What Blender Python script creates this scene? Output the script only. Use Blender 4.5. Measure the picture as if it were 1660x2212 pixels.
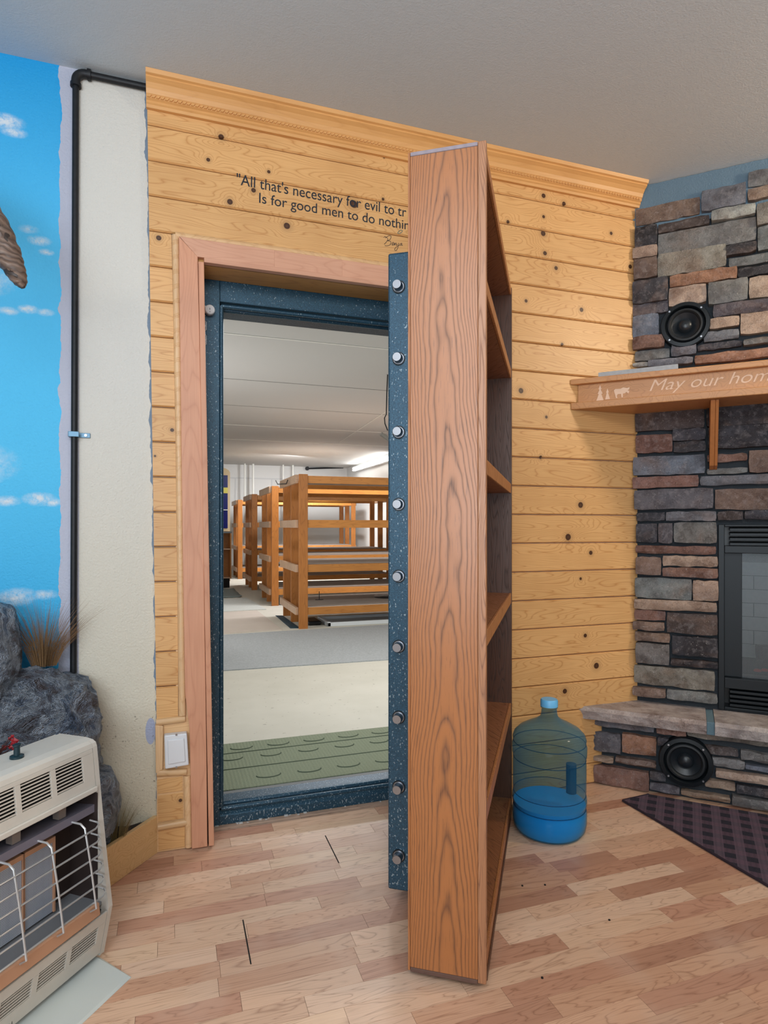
import bpy, bmesh, random
import numpy as np
from math import *
from mathutils import Vector, noise as mn
random.seed(7)
for o in list(bpy.data.objects): bpy.data.objects.remove(o, do_unlink=True)
SC = bpy.context.scene
COL = SC.collection

# ------------------------------------------------------------------ camera
FPX, CX, HY, CH, YAW = 1340.0, 830.0, 1138.0, 1.15, radians(18.9)
cam_d = bpy.data.cameras.new('camera'); cam = bpy.data.objects.new('camera', cam_d); COL.objects.link(cam)
cam_d.sensor_fit = 'VERTICAL'; cam_d.sensor_height = 36; cam_d.sensor_width = 36
cam_d.lens = 36 * FPX / 2212; cam_d.shift_y = (HY - 1106) / 2212
cam_d.clip_start = 0.05
cam.location = (0, 0, CH); cam.rotation_euler = (radians(90), 0, -YAW)
SC.camera = cam

# ------------------------------------------------------------------ world, lights, exposure
w = bpy.data.worlds.new('world'); SC.world = w; w.use_nodes = True
w.node_tree.nodes['Background'].inputs[0].default_value = (0.9, 0.95, 1.0, 1)
w.node_tree.nodes['Background'].inputs[1].default_value = 0.3
SC.view_settings.view_transform = 'Standard'; SC.view_settings.look = 'None'
SC.view_settings.gamma = 1; SC.view_settings.use_curve_mapping = False
SC.view_settings.exposure = -0.06

def area(name, loc, aim, sx, sy, power, col):
    l = bpy.data.lights.new(name, 'AREA'); l.shape = 'RECTANGLE'; l.size = sx; l.size_y = sy
    l.energy = power; l.color = col
    o = bpy.data.objects.new(name, l); COL.objects.link(o); o.location = loc
    o.rotation_euler = (Vector(aim) - Vector(loc)).to_track_quat('-Z', 'Y').to_euler()
    return o
area('ceiling_light_main', (-0.45, -0.3, 2.60), (0.1, 0.9, 0), 1.4, 1.4, 41, (0.93, 0.97, 1.0))
area('ceiling_light_back', (1.2, -1.2, 2.60), (1.4, 0.6, 0.0), 1.2, 1.2, 23, (1.0, 0.93, 0.82))
area('ceiling_light_hearth', (2.95, 0.62, 2.45), (1.7, 2.3, 1.5), 0.18, 0.18, 20, (1.0, 0.85, 0.64))
area('window_light', (-1.9, -2.0, 1.7), (0.4, 2.3, 1.4), 1.8, 1.5, 42, (0.84, 0.93, 1.0))
area('fill_up_left', (-0.7, -1.2, 1.2), (-0.3, -0.2, 2.7), 1.3, 1.3, 54, (0.80, 0.91, 1.0))  # unseen fill aimed upwards, added to brighten the ceiling
area('fill_up_right', (1.6, -1.2, 1.3), (1.7, -0.4, 2.7), 1.2, 1.2, 9, (0.80, 0.92, 1.0))  # weaker upward fill, also added for the ceiling, no fixture there
area('vault_light_near', (2.2, 4.2, 2.58), (2.0, 4.2, 0), 0.5, 2.0, 62, (1.0, 0.98, 0.94))  # this and the next two: extra vault lights added, no fixture built
area('vault_light_mid', (2.6, 8.4, 2.62), (2.4, 8.4, 0), 0.5, 2.4, 88, (0.97, 0.98, 1.0))
area('vault_light_far', (2.6, 13.2, 2.60), (2.3, 14.2, 0), 0.5, 2.4, 190, (0.97, 0.98, 1.0))
area('vault_fill_up', (-0.9, 6.0, 1.4), (0.6, 6.4, 2.7), 0.8, 3.0, 38, (1.0, 0.99, 0.97))  # upward fill added to lift the vault ceiling

# ------------------------------------------------------------------ surveying helpers
_c, _s = cos(YAW), sin(YAW)
def ray(px, py):
    x = (px - CX) / FPX; z = (HY - py) / FPX
    return Vector((x * _c + _s, -x * _s + _c, z))
def onY(px, py, y):
    r = ray(px, py); return Vector((0, 0, CH)) + r * (y / r.y)
def onZ(px, py, z):
    r = ray(px, py); return Vector((0, 0, CH)) + r * ((z - CH) / r.z)
def onP(px, py, n, d):
    r = ray(px, py); return Vector((0, 0, CH)) + r * (d / (r.x * n[0] + r.y * n[1]))

class Fr:
    def __init__(s, o=(0, 0, 0), ux=(1, 0, 0), uy=(0, 1, 0), uz=(0, 0, 1)):
        s.o = Vector(o); s.x = Vector(ux); s.y = Vector(uy); s.z = Vector(uz)
    def __call__(s, x, y, z): return s.o + s.x * x + s.y * y + s.z * z
WORLD = Fr()

# ------------------------------------------------------------------ mesh helpers
class MB:
    def __init__(s, fr=WORLD): s.v = []; s.f = []; s.fr = fr; s.sm = []
    def add(s, pts, faces, smooth=False):
        b = len(s.v); s.v += [s.fr(*p) for p in pts]
        for f in faces: s.f.append([b + i for i in f]); s.sm.append(smooth)
        return s
    def box(s, x0, x1, y0, y1, z0, z1):
        p = [(x, y, z) for x in (x0, x1) for y in (y0, y1) for z in (z0, z1)]
        return s.add(p, [(0, 1, 3, 2), (4, 6, 7, 5), (0, 4, 5, 1), (2, 3, 7, 6), (0, 2, 6, 4), (1, 5, 7, 3)])
    def hexa(s, p):      # 8 pts: bottom 4 ccw, top 4 ccw
        return s.add(p, [(0, 3, 2, 1), (4, 5, 6, 7), (0, 1, 5, 4), (1, 2, 6, 5), (2, 3, 7, 6), (3, 0, 4, 7)])
    def prism(s, prof, a0, a1, axis='x', smooth=False):   # profile 2D swept between a0,a1 on axis
        n = len(prof)
        def P(q, a):
            return (a, q[0], q[1]) if axis == 'x' else ((q[0], a, q[1]) if axis == 'y' else (q[0], q[1], a))
        pts = [P(q, a0) for q in prof] + [P(q, a1) for q in prof]
        s.add(pts, [(i, (i + 1) % n, n + (i + 1) % n, n + i) for i in range(n)], smooth)
        s.add(pts, [tuple(range(n))[::-1], tuple(range(n, 2 * n))])
        return s
    def tube(s, pts, r, n=10, cap=True, smooth=True):
        P = [Vector(p) for p in pts]; R = r if isinstance(r, (list, tuple)) else [r] * len(P)
        ring = []; up = None
        for i, p in enumerate(P):
            t = (P[min(i + 1, len(P) - 1)] - P[max(i - 1, 0)]).normalized()
            if up is None:
                up = Vector((0, 0, 1)) if abs(t.z) < .9 else Vector((1, 0, 0))
            a = t.cross(up)
            if a.length < 1e-5: a = t.cross(Vector((0, 1, .3)))
            a.normalize(); b = a.cross(t).normalized(); up = b
            ring.append([p + a * (R[i] * cos(2 * pi * k / n)) + b * (R[i] * sin(2 * pi * k / n)) for k in range(n)])
        pts = [q for rg in ring for q in rg]; fs = []
        for i in range(len(P) - 1):
            for k in range(n): fs.append((i * n + k, i * n + (k + 1) % n, (i + 1) * n + (k + 1) % n, (i + 1) * n + k))
        s.add(pts, fs, smooth)
        if cap:
            s.add(ring[0], [tuple(range(n))[::-1]]); s.add(ring[-1], [tuple(range(n))])
        return s
    def lathe(s, prof, cx=0, cy=0, cz=0, n=40, axis='z', smooth=True):
        pts = []
        for (r, h) in prof:
            for k in range(n):
                a = 2 * pi * k / n
                pts.append((cx + r * cos(a), cy + r * sin(a), cz + h) if axis == 'z' else (cx + r * cos(a), cy + h, cz + r * sin(a)))
        fs = [(i * n + k, i * n + (k + 1) % n, (i + 1) * n + (k + 1) % n, (i + 1) * n + k) for i in range(len(prof) - 1) for k in range(n)]
        return s.add(pts, fs, smooth)
    def poly(s, pts, th):   # flat polygon in x,z with thickness along -y
        n = len(pts)
        a = [(p[0], 0, p[1]) for p in pts] + [(p[0], th, p[1]) for p in pts]
        return s.add(a, [tuple(range(n)), tuple(range(n, 2 * n))[::-1]] + [(i, n + i, n + (i + 1) % n, (i + 1) % n) for i in range(n)])

def wloc(o):
    v = Vector((0, 0, 0))
    while o is not None: v += o.location; o = o.parent
    return v
def build(name, mb, m, parent=None, bev=0, kind=None, color=None, origin=None, label=None, seg=2, fix=True):
    me = bpy.data.meshes.new(name)
    base = wloc(parent) if parent else Vector((0, 0, 0))
    if origin is None and not parent: origin = Vector((0, 0, 0))
    loc = (Vector(origin) - base) if origin is not None else Vector((0, 0, 0))
    off = base + loc
    me.from_pydata([tuple(v - off) for v in mb.v], [], mb.f)
    me.polygons.foreach_set('use_smooth', mb.sm)
    if fix:
        bm = bmesh.new(); bm.from_mesh(me); bmesh.ops.recalc_face_normals(bm, faces=bm.faces); bm.to_mesh(me); bm.free()
    if any(mb.sm): me.set_sharp_from_angle(angle=radians(38))
    me.materials.append(m)
    o = bpy.data.objects.new(name, me); COL.objects.link(o); o.location = loc
    if parent: o.parent = parent
    if bev:
        b = o.modifiers.new('bevel', 'BEVEL'); b.width = bev; b.segments = seg; b.limit_method = 'ANGLE'; b.angle_limit = radians(40)
    if kind: o['kind'] = kind
    if color: o.color = (*color, 1)
    if label: o['label'] = label
    return o
def thing(name, label, cat, loc=(0, 0, 0), group=None):
    o = bpy.data.objects.new(name, None); COL.objects.link(o); o.location = loc
    o.empty_display_size = .1; o['label'] = label; o['category'] = cat
    if group: o['group'] = group
    return o
def tag(o, label, cat, group=None):
    o['label'] = label; o['category'] = cat
    if group: o['group'] = group
    return o
def structure(name, mb, m, **k): return build(name, mb, m, kind='structure', **k)
def copy_tree(o, dloc=(0, 0, 0), parent=None):
    c = o.copy(); COL.objects.link(c)
    if parent: c.parent = parent
    else: c.location = o.location + Vector(dloc)
    for ch in [x for x in bpy.data.objects if x.parent == o]: copy_tree(ch, (0, 0, 0), c)
    return c
def text_part(name, body, fr, m, parent, width, height, shear=0.0, th=.0006, extra=0.0, space=1.0):
    cu = bpy.data.curves.new('t', 'FONT'); cu.body = body; cu.size = 1; cu.shear = shear; cu.offset = extra
    cu.space_character = space
    to = bpy.data.objects.new('t', cu); COL.objects.link(to)
    bpy.context.view_layer.update()
    me = bpy.data.meshes.new_from_object(to.evaluated_get(bpy.context.evaluated_depsgraph_get()))
    xs = [v.co.x for v in me.vertices]; x0, x1 = min(xs), max(xs)
    sx = width / (x1 - x0); sz = height / 0.70
    mb = MB(fr)
    mb.add([((v.co.x - x0) * sx, -th, v.co.y * sz) for v in me.vertices], [tuple(p.vertices) for p in me.polygons])
    bpy.data.objects.remove(to); bpy.data.meshes.remove(me); bpy.data.curves.remove(cu)
    return build(name, mb, m, parent, fix=False)

# ------------------------------------------------------------------ material helpers
def srgb(r, g, b):
    return tuple(((x / 255) / 12.92 if x / 255 <= .04045 else ((x / 255 + .055) / 1.055) ** 2.4) for x in (r, g, b))
class Mat:
    def __init__(s, name, rough=.5, col=(.5, .5, .5), metal=0, spec=.5):
        s.m = bpy.data.materials.new(name); s.m.use_nodes = True; s.t = s.m.node_tree; s.N = s.t.nodes; s.L = s.t.links
        s.b = s.N['Principled BSDF']; s.b.inputs['Roughness'].default_value = rough
        s.b.inputs['Base Color'].default_value = (*col, 1); s.b.inputs['Metallic'].default_value = metal
        s.b.inputs['Specular IOR Level'].default_value = spec
    def node(s, t, **k):
        n = s.N.new(t)
        for a, b in k.items(): setattr(n, a, b)
        return n
    def set(s, sock, v):
        if isinstance(v, bpy.types.NodeSocket): s.L.new(v, sock)
        elif isinstance(v, (tuple, list)) and len(v) == 3 and sock.type == 'RGBA': sock.default_value = (*v, 1)
        else: sock.default_value = v
    def math(s, op, a, b=0.0, c=None, clamp=False):
        n = s.node('ShaderNodeMath', operation=op, use_clamp=clamp); s.set(n.inputs[0], a); s.set(n.inputs[1], b)
        if c is not None: s.set(n.inputs[2], c)
        return n.outputs[0]
    def vm(s, op, a, b):
        n = s.node('ShaderNodeVectorMath', operation=op); s.set(n.inputs[0], a); s.set(n.inputs[1], b)
        return n.outputs[1] if op in ('DISTANCE', 'LENGTH') else n.outputs[0]
    def pos(s): return s.node('ShaderNodeNewGeometry').outputs['Position']
    def rnd(s): return s.node('ShaderNodeObjectInfo').outputs['Random']
    def objcol(s): return s.node('ShaderNodeObjectInfo').outputs['Color']
    def sep(s, v):
        n = s.node('ShaderNodeSeparateXYZ'); s.set(n.inputs[0], v); return n.outputs
    def comb(s, x, y, z):
        n = s.node('ShaderNodeCombineXYZ'); s.set(n.inputs[0], x); s.set(n.inputs[1], y); s.set(n.inputs[2], z); return n.outputs[0]
    def noise(s, vec, scale=5, detail=3, rough=.5, dist=0):
        n = s.node('ShaderNodeTexNoise'); s.set(n.inputs['Vector'], vec); n.inputs['Scale'].default_value = scale
        n.inputs['Detail'].default_value = detail; n.inputs['Roughness'].default_value = rough; n.inputs['Distortion'].default_value = dist
        return n.outputs[0]
    def vor(s, vec, scale=5, feat='F1', out=0):
        n = s.node('ShaderNodeTexVoronoi', feature=feat); s.set(n.inputs['Vector'], vec); n.inputs['Scale'].default_value = scale
        return n.outputs[out]
    def ramp(s, f, stops):
        n = s.node('ShaderNodeValToRGB'); s.set(n.inputs[0], f); e = n.color_ramp.elements
        while len(e) < len(stops): e.new(.5)
        for x, (p, c) in zip(e, stops): x.position = p; x.color = (*c, 1) if len(c) == 3 else c
        return n.outputs[0]
    def mix(s, f, a, b, mode='MIX'):
        n = s.node('ShaderNodeMix', data_type='RGBA', blend_type=mode); s.set(n.inputs[0], f); s.set(n.inputs[6], a); s.set(n.inputs[7], b)
        return n.outputs[2]
    def bump(s, h, strength=.3, dist=.005):
        n = s.node('ShaderNodeBump'); n.inputs['Strength'].default_value = strength; n.inputs['Distance'].default_value = dist
        s.set(n.inputs['Height'], h); s.L.new(n.outputs[0], s.b.inputs['Normal'])
    def color(s, c): s.set(s.b.inputs['Base Color'], c); return s
    def rough(s, c): s.set(s.b.inputs['Roughness'], c); return s
def plain(name, rgb, rough=.5, metal=0, spec=.5, grain=0):
    M = Mat(name, rough, srgb(*rgb), metal, spec)
    if grain:
        n = M.noise(M.pos(), 60, 3)
        c = srgb(*rgb)
        M.color(M.mix(n, tuple(x * (1 - grain) for x in c), tuple(min(1, x * (1 + grain)) for x in c)))
    return M.m

WY = 2.325     # front face of the pine boards
KN = [(478,296,8),(450,345,5),(544,271,5),(581,371,5),(548,411,7),(497,436,8),(620,488,9),(765,441,11),(343,514,7),(830,340,3),(828,430,4),
 (1175,423,6),(1219,440,6),(1175,468,5),(1098,479,5),(1174,504,8),(1178,547,6),(1321,504,5),(1202,579,6),(1362,576,6),(1137,650,5),
 (1257,669,6),(1215,744,5),(1126,844,8),(1181,901,5),(1169,988,5),(1255,1091,7),(1228,1160,9),(1277,1194,6),(1255,1250,4),
 (1265,1373,6),(1289,1438,9),(1221,1493,7),(372,929,5),(335,985,3),(390,1729,5)]
def pine(name, base, dark, knots=True, along='x', freq=34, var=.12, lines=.45, rough=.42):
    M = Mat(name, rough)
    P = M.pos(); S = M.sep(P); R = M.rnd()
    al = {'x': 0, 'y': 1, 'z': 2}[along]; ac = 2 if along != 'z' else 0
    wob = M.noise(P, 9, 2)
    v = M.comb(M.math('MULTIPLY', S[al], 1.3), M.math('MULTIPLY', S[ac], 9.0), M.math('MULTIPLY_ADD', R, 37.0, M.math('MULTIPLY', S[1] if al != 1 else S[0], 9.0)))
    n1 = M.noise(v, 1.0, 2, .45)
    F = M.math('MULTIPLY', n1, freq)
    if knots:
        d = None
        for (px, py, r) in KN:
            p = onY(px, py, WY); rr = r * (p.x * _s + p.y * _c) / FPX
            q = M.vm('DISTANCE', P, tuple(p)); q = M.math('DIVIDE', q, rr)
            d = q if d is None else M.math('MINIMUM', d, q)
        d = M.math('MULTIPLY', d, M.math('MULTIPLY_ADD', wob, .8, .6))
        warp = M.math('MULTIPLY', M.math('EXPONENT', M.math('MULTIPLY', d, -.42)), 7.0)
        F = M.math('ADD', F, warp)
    fr = M.math('PINGPONG', F, .5)
    line = M.math('POWER', M.math('MULTIPLY', fr, 2.0), 5.0)
    fine = M.noise(M.comb(M.math('MULTIPLY', S[al], 6.0), M.math('MULTIPLY', S[ac], 260.0), R), 1.0, 2)
    col = M.mix(M.math('MULTIPLY', line, lines), base, dark)
    col = M.mix(M.math('MULTIPLY', M.math('SUBTRACT', fine, .35), .5, clamp=True), col, dark)
    blot = M.noise(P, 4.5, 2)
    col = M.mix(M.math('MULTIPLY', M.math('SUBTRACT', blot, .4), .55, clamp=True), col, tuple(x * .78 for x in dark))
    hv = M.node('ShaderNodeHueSaturation'); M.set(hv.inputs['Value'], M.math('MULTIPLY_ADD', R, var, 1 - var / 2)); M.set(hv.inputs['Color'], col); col = hv.outputs[0]
    if knots:
        k = M.ramp(M.math('DIVIDE', d, 4.0), [(0.0, (.92, .92, .92)), (.13, (1, 1, 1)), (.165, (.95, .95, .95)), (.20, (.22, .22, .22)), (.5, (0, 0, 0))])
        col = M.mix(k, col, srgb(64, 34, 20))
    M.color(col)
    M.bump(M.math('ADD', line, fine), .12, .001)
    return M.m
def oak(name, base, dark, cathedral=True, ax=None, along='z', rough=.4):
    # ax: (n2d, centre) measuring across the board
    M = Mat(name, rough, spec=.6)
    P = M.pos(); S = M.sep(P)
    if cathedral:
        u = M.math('ADD', M.math('MULTIPLY', S[0], ax[0][0]), M.math('MULTIPLY', S[1], ax[0][1])); u = M.math('SUBTRACT', u, ax[1])
        wv = M.noise(M.comb(M.math('MULTIPLY', u, 9.0), M.math('MULTIPLY', S[2], 3.2), 1.7), 1.0, 3, .5)
        u2 = M.math('ADD', u, M.math('MULTIPLY', M.math('SUBTRACT', M.noise(M.comb(0.0, M.math('MULTIPLY', S[2], 1.5), 3.0), 1.0, 1), .5), .10))
        F = M.math('ADD', M.math('MULTIPLY', S[2], 4.5), M.math('ADD', M.math('MULTIPLY', M.math('POWER', M.math('ABSOLUTE', u2), 1.8), 620.0), M.math('MULTIPLY', wv, 4.0)))
        fineu = M.comb(M.math('MULTIPLY', u, 420.0), M.math('MULTIPLY', S[2], 14.0), 0.0)
    else:
        al = {'x': 0, 'y': 1, 'z': 2}[along]
        oth = [i for i in (0, 1, 2) if i != al]
        F = M.math('MULTIPLY', M.noise(M.comb(M.math('MULTIPLY', S[al], 1.2), M.math('MULTIPLY', S[oth[0]], 14.0), M.math('MULTIPLY', S[oth[1]], 14.0)), 1.0, 2), 30.0)
        fineu = M.comb(M.math('MULTIPLY', S[oth[0]], 300.0), M.math('MULTIPLY', S[al], 12.0), M.math('MULTIPLY', S[oth[1]], 300.0))
    fr = M.math('MULTIPLY', M.math('PINGPONG', F, .5), 2.0)
    fine = M.noise(fineu, 1.0, 2, .6)
    line = M.math('MULTIPLY', M.math('POWER', fr, 3.2), M.math('MULTIPLY_ADD', fine, 1.5, .1), clamp=True)
    col = M.mix(M.math('MULTIPLY', line, .85), base, dark)
    pore = M.math('GREATER_THAN', fine, .62)
    col = M.mix(M.math('MULTIPLY', pore, .35), col, dark)
    col = M.mix(M.math('MULTIPLY', M.noise(P, 3, 2), .35), col, tuple(x * .8 for x in base))
    M.color(col); M.bump(M.math('MULTIPLY', line, -1.0), .25, .001)
    M.rough(M.math('MULTIPLY_ADD', line, .2, rough))
    if cathedral: M.b.inputs['Coat Weight'].default_value = .35; M.b.inputs['Coat Roughness'].default_value = .33
    return M.m

PINE = pine('pine_board', srgb(224, 176, 118), srgb(180, 118, 58), lines=.6)
PINE_L = pine('pine_trim', srgb(226, 186, 138), srgb(190, 138, 88), knots=False)
PINE_V = pine('pine_trim_vertical', srgb(228, 190, 146), srgb(196, 146, 98), knots=False, along='z')
CASE_V = pine('casing_wood_vertical', srgb(214, 156, 124), srgb(172, 108, 80), knots=False, along='z', freq=16, lines=.3)
CASE_H = pine('casing_wood_head', srgb(216, 164, 136), srgb(182, 122, 96), knots=False, freq=16, lines=.3)
GOLD_H = pine('golden_jamb_wood', srgb(196, 146, 78), srgb(150, 100, 48), knots=False, freq=20)
CROWN = pine('crown_wood', srgb(220, 166, 104), srgb(184, 124, 68), knots=False, freq=12, lines=.2)
MANT = pine('mantel_wood', srgb(206, 148, 94), srgb(156, 98, 54), knots=False, along='x', freq=26)
def soft_case():
    return CASE_V
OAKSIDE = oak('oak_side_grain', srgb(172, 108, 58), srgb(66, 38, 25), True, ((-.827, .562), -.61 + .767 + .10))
OAK = oak('oak_shaded', srgb(86, 52, 34), srgb(42, 24, 16), False, along='z')  # shade inside the bookcase put into a darker copy of the oak
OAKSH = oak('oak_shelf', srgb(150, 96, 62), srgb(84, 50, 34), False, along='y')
OAKEDGE = oak('oak_edge', srgb(178, 116, 70), srgb(110, 66, 40), False, along='z')
RACK = pine('rack_lumber', srgb(206, 138, 66), srgb(150, 88, 36), knots=False, freq=14, var=.25)
RACK_END = pine('rack_end_board', srgb(206, 172, 142), srgb(168, 128, 98), knots=False, along='y', freq=14, var=.2)
RACK_V = pine('rack_post_lumber', srgb(190, 122, 58), srgb(132, 76, 32), knots=False, along='z', freq=14, var=.25)

def ceiling_mat(name, rgb, b=.35):
    M = Mat(name, .9); P = M.pos()
    n = M.noise(P, 160, 3, .6); big = M.noise(P, 1.3, 2)
    c = srgb(*rgb)
    M.color(M.mix(M.math('MULTIPLY', big, .35), c, tuple(x * .90 for x in c)))
    M.bump(n, b, .004)
    return M.m
CEIL = ceiling_mat('ceiling_texture', (200, 208, 214))
VCEIL = ceiling_mat('vault_ceiling', (206, 205, 202), .1)
VWHITE = ceiling_mat('vault_wall_white', (222, 222, 220), .05)
ROOMW = ceiling_mat('room_wall_paint', (208, 198, 180), .2)

def mural():
    M = Mat('mural_and_plaster', .75); P = M.pos(); S = M.sep(P)
    n = M.noise(P, 14, 3); x = M.math('ADD', S[0], M.math('MULTIPLY', M.math('SUBTRACT', n, .5), .035))
    z = S[2]
    blue = M.ramp(M.math('DIVIDE', z, 2.71), [(.2, srgb(40, 168, 226)), (.5, srgb(84, 194, 242)), (.78, srgb(80, 190, 242)), (1., srgb(14, 156, 222))])
    # clouds: clumps of dabbed white paint
    cl = None
    for (px, py, r, a) in [(8,262,.075,1),(30,285,.05,.8),(85,520,.045,.8),(62,495,.04,.5),(100,545,.03,.8),(18,672,.04,.7),(62,668,.04,.9),(98,675,.035,.7),(15,1082,.05,.7),(85,1078,.06,1),(115,1085,.04,.8),(35,1290,.08,.9),(95,1285,.05,.7),(-60,600,.15,.8),(-90,1000,.2,.8)]:
        p = onY(px, py, 2.34)
        dv = M.vm('MULTIPLY', M.vm('SUBTRACT', P, tuple(p)), (1.0, 0.0, 2.2))
        q = M.math('MULTIPLY', M.math('SUBTRACT', 1.0, M.math('DIVIDE', M.vm('LENGTH', dv, (0, 0, 0)), r), clamp=True), a)
        cl = q if cl is None else M.math('MAXIMUM', cl, q)
    dab = M.noise(P, 45, 5, .75)
    cf = M.math('MULTIPLY', M.math('SUBTRACT', M.math('MULTIPLY', cl, M.math('MULTIPLY_ADD', dab, 4.0, -1.0)), .06, clamp=True), 1.1, clamp=True)
    blue = M.mix(cf, blue, srgb(214, 224, 234))
    lav = srgb(184, 188, 206); beige = M.mix(M.math('SUBTRACT', 1.0, M.math('MULTIPLY', z, .6), clamp=True), srgb(214, 212, 206), srgb(212, 202, 178))  # cool light from above put into the beige: yellower towards the floor
    e1 = M.math('GREATER_THAN', x, -.358)
    col = M.mix(e1, blue, lav)
    e2 = M.math('GREATER_THAN', M.math('ADD', S[0], M.math('MULTIPLY', M.math('SUBTRACT', n, .5), .004)), -.300)
    col = M.mix(e2, col, beige)
    e3 = M.math('GREATER_THAN', M.math('ADD', M.math('MULTIPLY', z, .0155), x), -.0475)
    col = M.mix(e3, col, srgb(120, 138, 158))
    # lavender overpaint next to the outlet
    p = onY(326, 1580, 2.34); q = M.vm('LENGTH', M.vm('MULTIPLY', M.vm('SUBTRACT', P, tuple(p)), (1.0, 0, .38)), (0, 0, 0))
    col = M.mix(M.math('LESS_THAN', M.math('ADD', q, M.math('MULTIPLY', n, .01)), .022), col, srgb(168, 176, 202))
    dirt = M.math('MULTIPLY', M.math('GREATER_THAN', M.noise(P, 90, 2), .70), M.math('LESS_THAN', z, .5))
    col = M.mix(M.math('MULTIPLY', dirt, .6), col, srgb(90, 80, 60))
    M.color(col); M.bump(M.noise(P, 130, 3, .55), .55, .006)
    return M.m
MURAL = mural()

def steel():
    M = Mat('vault_blue_hammer_paint', .38, metal=.35, spec=.6); P = M.pos(); S = M.sep(P)
    sp = M.noise(P, 260, 2); big = M.noise(P, 3, 2)
    base = M.mix(sp, srgb(8, 28, 42), srgb(60, 104, 130))
    st = M.vm('MULTIPLY', P, (210., 210., 120.))
    fl = M.math('GREATER_THAN', M.noise(st, 1.0, 1), M.math('MULTIPLY_ADD', S[2], .03, .655))
    M.color(M.mix(M.math('MULTIPLY', fl, .55), base, srgb(190, 205, 212)))
    M.bump(sp, .25, .001)
    return M.m
STEEL = steel()
CHROME = plain('brushed_chrome', (160, 162, 168), .34, 1)
BLACK = plain('black_plastic', (18, 20, 22), .4)
BLACKM = plain('black_metal', (16, 24, 30), .45, .3)
PIPE = plain('black_iron_pipe', (34, 36, 40), .5, .4, grain=.5)
WHITE = plain('white_plastic', (226, 228, 232), .35)
INK = plain('vinyl_letter_ink', (22, 32, 46), .5)
ENGR = plain('pale_engraving', (240, 204, 176), .7)
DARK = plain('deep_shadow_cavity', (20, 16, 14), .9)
MORTAR = ceiling_mat('dark_joint_mortar', (48, 54, 60), .8)
PATCH = ceiling_mat('blue_grey_mortar', (104, 128, 146), .9)

def laminate():
    M = Mat('laminate_strip', .28, spec=.5); P = M.pos(); S = M.sep(P); R = M.rnd()
    v = M.comb(M.math('MULTIPLY', S[0], 2.2), M.math('MULTIPLY', S[1], 16.0), M.math('MULTIPLY', R, 50.0))
    n = M.noise(v, 1.0, 3, .5, .6)
    F = M.math('MULTIPLY', n, 13.0); line = M.math('POWER', M.math('MULTIPLY', M.math('PINGPONG', F, .5), 2.0), 6.0)
    oc = M.objcol()
    fine = M.noise(M.comb(M.math('MULTIPLY', S[0], 9.0), M.math('MULTIPLY', S[1], 300.0), R), 1.0, 2)
    col = M.mix(M.math('MULTIPLY', line, .5), oc, M.mix(1.0, oc, srgb(158, 126, 106), 'MULTIPLY'))
    col = M.mix(M.math('MULTIPLY', fine, .45), col, M.mix(1.0, col, srgb(194, 180, 170), 'MULTIPLY'))
    col = M.mix(M.math('MULTIPLY', M.math('SUBTRACT', M.noise(P, 5, 3), .52), 1.3, clamp=True), col, srgb(214, 190, 172))
    M.color(col); M.rough(M.math('MULTIPLY_ADD', M.noise(P, 7, 3), .25, .22))
    return M.m
LAM = laminate()

def stone_mat():
    M = Mat('ledge_stone', .8, spec=.35); P = M.pos(); oc = M.objcol(); R = M.rnd()
    v = M.vm('ADD', P, M.comb(R, M.math('MULTIPLY', R, 7.0), 0.0))
    n1 = M.noise(v, 13, 4, .6); n2 = M.noise(v, 45, 4, .6); n3 = M.noise(v, 200, 2)
    c = M.mix(M.math('MULTIPLY', M.math('SUBTRACT', n1, .4), 2.6, clamp=True), oc, M.mix(1.0, oc, srgb(158, 142, 136), 'MULTIPLY'))
    c = M.mix(M.math('MULTIPLY', M.math('SUBTRACT', n2, .5), 2.2, clamp=True), c, M.mix(.45, oc, srgb(184, 176, 176)))
    n4 = M.noise(v, 5.5, 3, .6, .4)
    c = M.mix(M.math('MULTIPLY', M.math('SUBTRACT', n4, .53), 3.5, clamp=True), c, M.mix(.5, c, srgb(150, 118, 98)))
    c = M.mix(M.math('MULTIPLY', M.math('SUBTRACT', .44, n4), 4.0, clamp=True), c, M.mix(.45, c, srgb(84, 88, 100)))
    c = M.mix(M.math('GREATER_THAN', n3, .73), c, srgb(190, 186, 180))
    crack = M.ramp(M.vor(M.vm('ADD', v, M.comb(n2, n1, n2)), 9, 'DISTANCE_TO_EDGE'), [(0, (0, 0, 0)), (.035, (1, 1, 1))])
    c = M.mix(M.math('MULTIPLY', M.math('SUBTRACT', 1.0, crack), .35), c, srgb(50, 44, 46))
    M.color(c)
    h = M.math('ADD', M.math('MULTIPLY', n2, 1.0), M.math('ADD', M.math('MULTIPLY', crack, .25), M.math('MULTIPLY', n3, .25)))
    M.bump(h, .7, .008)
    return M.m
STONE = stone_mat()

def rock_mat():
    M = Mat('painted_rock', .32, spec=.55); P = M.pos()
    v = M.vm('MULTIPLY', P, (1.0, 1.0, 1.5))
    n1 = M.noise(v, 9, 5, .65, .8); n2 = M.noise(v, 38, 5, .7, .5); e = M.vor(M.vm('ADD', v, M.comb(M.math('MULTIPLY', n1, .3), n1, 0.0)), 22, 'F1')
    c = M.ramp(n1, [(.30, srgb(60, 76, 100)), (.40, srgb(124, 140, 166)), (.49, srgb(206, 216, 230)), (.56, srgb(150, 160, 178)), (.66, srgb(112, 102, 104))])  # palest blue puts the rock's highlights into its colour
    c = M.mix(M.math('MULTIPLY', M.math('SUBTRACT', n2, .5), 2.5, clamp=True), c, srgb(178, 186, 198))
    M.color(c); M.bump(M.math('ADD', M.math('ADD', n2, n1), M.math('MULTIPLY', e, 1.6)), 1.0, .09)
    return M.m
ROCK = rock_mat()

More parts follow.
